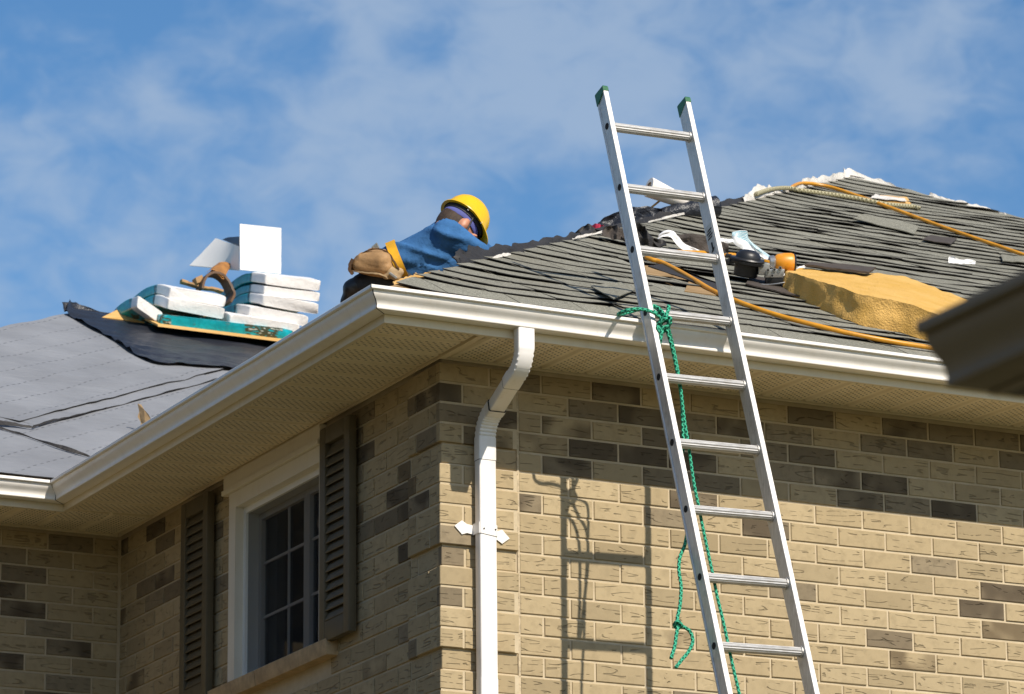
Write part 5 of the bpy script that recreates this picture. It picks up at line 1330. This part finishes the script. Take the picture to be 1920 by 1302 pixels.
strap_band('pouch_lip', [wk(676, 478, -.155), wk(690, 470, -.16), wk(708, 467, -.165), wk(726, 473, -.17), wk(738, 488, -.19), wk(748, 506, -.2)], .022, .006, MT['darkleather'], PER, CF)
strap_band('belt_loop', [wk(662, 486, -.15), wk(657, 496, -.15), wk(656, 507, -.15), wk(662, 514, -.15)], .05, .014, MT['darkleather'], PER, CF)
mb = MB(); capsule(mb, wk(732, 508, -.19), .026, wk(744, 518, -.19), .022); capsule(mb, wk(724, 516, -.19), .018, wk(748, 510, -.19), .024); blob('tool_pouch', mb, MT['suede'], PER, .006, 2, .010, 12.0, seed=9.0)
mb = MB(); mb.obox(wk(704, 464, -.12), CR * .012 + CU * .01, CF * .008, CU * .012 - CR * .006, .003); mb.build('hand_tool', MT['steel'], PER); mb = MB(); mb.obox(wk(737, 517, -.222), CR * .016 - CU * .012, CF * .004, CU * .004 + CR * .004, .002); mb.build('hand_tool', MT['steel'], PER)
strap_band('pouch_flap', [wk(660, 508, -.16), wk(672, 510, -.19), wk(690, 512, -.205), wk(712, 514, -.215), wk(728, 522, -.21)], .012, .006, MT['suede'], PER, CF)
# helmet
mb = MB(); prof = []; NS_ = 40
def hring(z, k, rim=0.0):
    out = []
    for i in range(NS_):
        a = 2 * PI * i / NS_; c, s = math.cos(a), math.sin(a)
        f_ = .108 * k + rim * (0.012 + (0.028 if c > 0 else 0.0) * max(0, c) ** 1.5) ; w_ = .093 * k + rim * .016
        out.append(BC + hf * (c * f_ + .004) + hs_ * (s * w_) + hc * (z - rim * 0.012 * max(0, c)))
    return out
outer = [hring(0.0, 1.0, 1.0), hring(.004, 1.0, 1.0), hring(.012, 1.0, .22), hring(.030, .985), hring(.056, .94), hring(.080, .84), hring(.099, .69), hring(.114, .49), hring(.122, .26), hring(.125, .02)]
inner = [hring(.118, .02), hring(.108, .48), hring(.088, .70), hring(.057, .89), hring(.02, .96), hring(.002, .97, .1), hring(0.0, 1.0, 1.0)]
mb.sweep(outer, cap=False); mb.sweep(inner, cap=False)
HEL = mb.build('hard_hat', MT['helmet'], PER, smooth=45)
mb = MB(); mb.sweep([[p + hc * dz for p in hring(.0, k)] for dz, k in ((.018, .955), (-.008, .93), (-.016, .92), (-.016, .90), (.018, .93))], cap=False); mb.build('suspension_band', MT['strap'], HEL, smooth=40)
mb = MB(); mb.sweep([[p + hc * dz - hf * .003 for p in hring(.0, k)] for dz, k in ((-.014, .86), (-.020, .875), (-.036, .865), (-.040, .84), (-.016, .80))], cap=False); mb.build('headband', MT['band'], PER, smooth=40)
for s_ in (-.02, .06): MB().tube([BC + hs_ * (.090) + hf * s_ - hc * .003, BC + hs_ * .096 + hf * s_ - hc * .003], .005, 8).build('rivet', MT['steel'], HEL)
mb = MB(); mb.tube([BC + hs_ * .086 + hf * .02 - hc * .01, HC + hs_ * .078 + hf * .045 - hc * .05, HC + hs_ * .05 + hf * .06 - hc * .10], .004, 6); mb.build('chin_strap', MT['strap'], HEL)

# ------------------------------------------------------------------ the neighbour's eave close to the camera
NB = empty('neighbour_house', (-2.5, -15, GROUND), 'dark brown eave of a neighbouring house, blurred at the right edge', 'house')
NT_ = CAM + ray(1719, 603) * 5.6
nx, nz, ny0, ny1 = NT_.x + .1066, NT_.z - .0835, NT_.y, -20.0
mb = MB(); mb.sweep([[(nx - o_, y, nz + z) for o_, z in GP] for y in (ny0, ny1)]); mb.build('gutter', MT['brown'], NB, smooth=28)
mb = MB(); cap_ = [(nx - o_, z + nz) for o_, z in GP[1:18]] + [(nx - .002, nz + .08)]
mb.sweep([[(x, y, z) for x, z in cap_] for y in (ny0 + .0025, ny0 + .0005)]); mb.build('gutter_end_cap', MT['brown'], NB)
MB().box((nx, ny1, nz - .003), (nx + .02, ny0, nz + .115)).build('fascia', MT['brown'], NB)
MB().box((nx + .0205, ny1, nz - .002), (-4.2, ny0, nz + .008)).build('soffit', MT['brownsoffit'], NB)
MB().box((-4.2, ny1, GROUND), (-0.2, ny0 - .47, nz - .0025)).build('wall', MT['brick'], NB)
mb = MB(); poly3(mb, [(nx - .03, ny0 + .0, nz + .125), (nx - .03, ny1, nz + .125), (-2.2, ny1, nz + .125 + .33 * 2.5), (-2.2, ny0, nz + .125 + .33 * 2.5)], .01); poly3(mb, [(-2.2, ny0, nz + .125 + .33 * 2.5), (-2.2, ny1, nz + .125 + .33 * 2.5), (0.3, ny1, nz + .12), (0.3, ny0, nz + .12)], .01); mb.build('roof', MT['edge'], NB)
MB().add([(nx + .021, ny0 - .004, nz + .009), (-0.2, ny0 - .004, nz + .009), (-2.2, ny0 - .004, nz + .11 + .33 * 2.5)], [(0, 1, 2)]).build('gable', MT['brown'], NB)

# ------------------------------------------------------------------ added house block, unseen: blocks sky from the side wall, darkens the window's reflection
ND = empty('added_shade_house', (-10.5, 4, GROUND), 'added brown house block, unseen out of frame on the left, darkening the side wall', 'house')
MB().box((-14.5, -4.0, GROUND), (-6.6, 13.0, 1.2)).build('wall', MT['brownbrick'], ND)
mb = MB(); poly3(mb, [(-6.1, -4.5, 1.2), (-6.1, 13.5, 1.2), (-10.5, 9.0, 3.6), (-10.5, 0.0, 3.6)], .05); poly3(mb, [(-6.1, -4.5, 1.2), (-10.5, 0.0, 3.6), (-15.0, -4.5, 1.2)], .05); poly3(mb, [(-15.0, -4.5, 1.2), (-10.5, 0.0, 3.6), (-10.5, 9.0, 3.6), (-15.0, 13.5, 1.2)], .05); poly3(mb, [(-15.0, 13.5, 1.2), (-10.5, 9.0, 3.6), (-6.1, 13.5, 1.2)], .05)
mb.build('roof', MT['shingle'], ND)
MB().box((-6.2, -4.5, 1.1), (-6.08, 13.5, 1.19)).build('gutter', MT['brown'], ND)
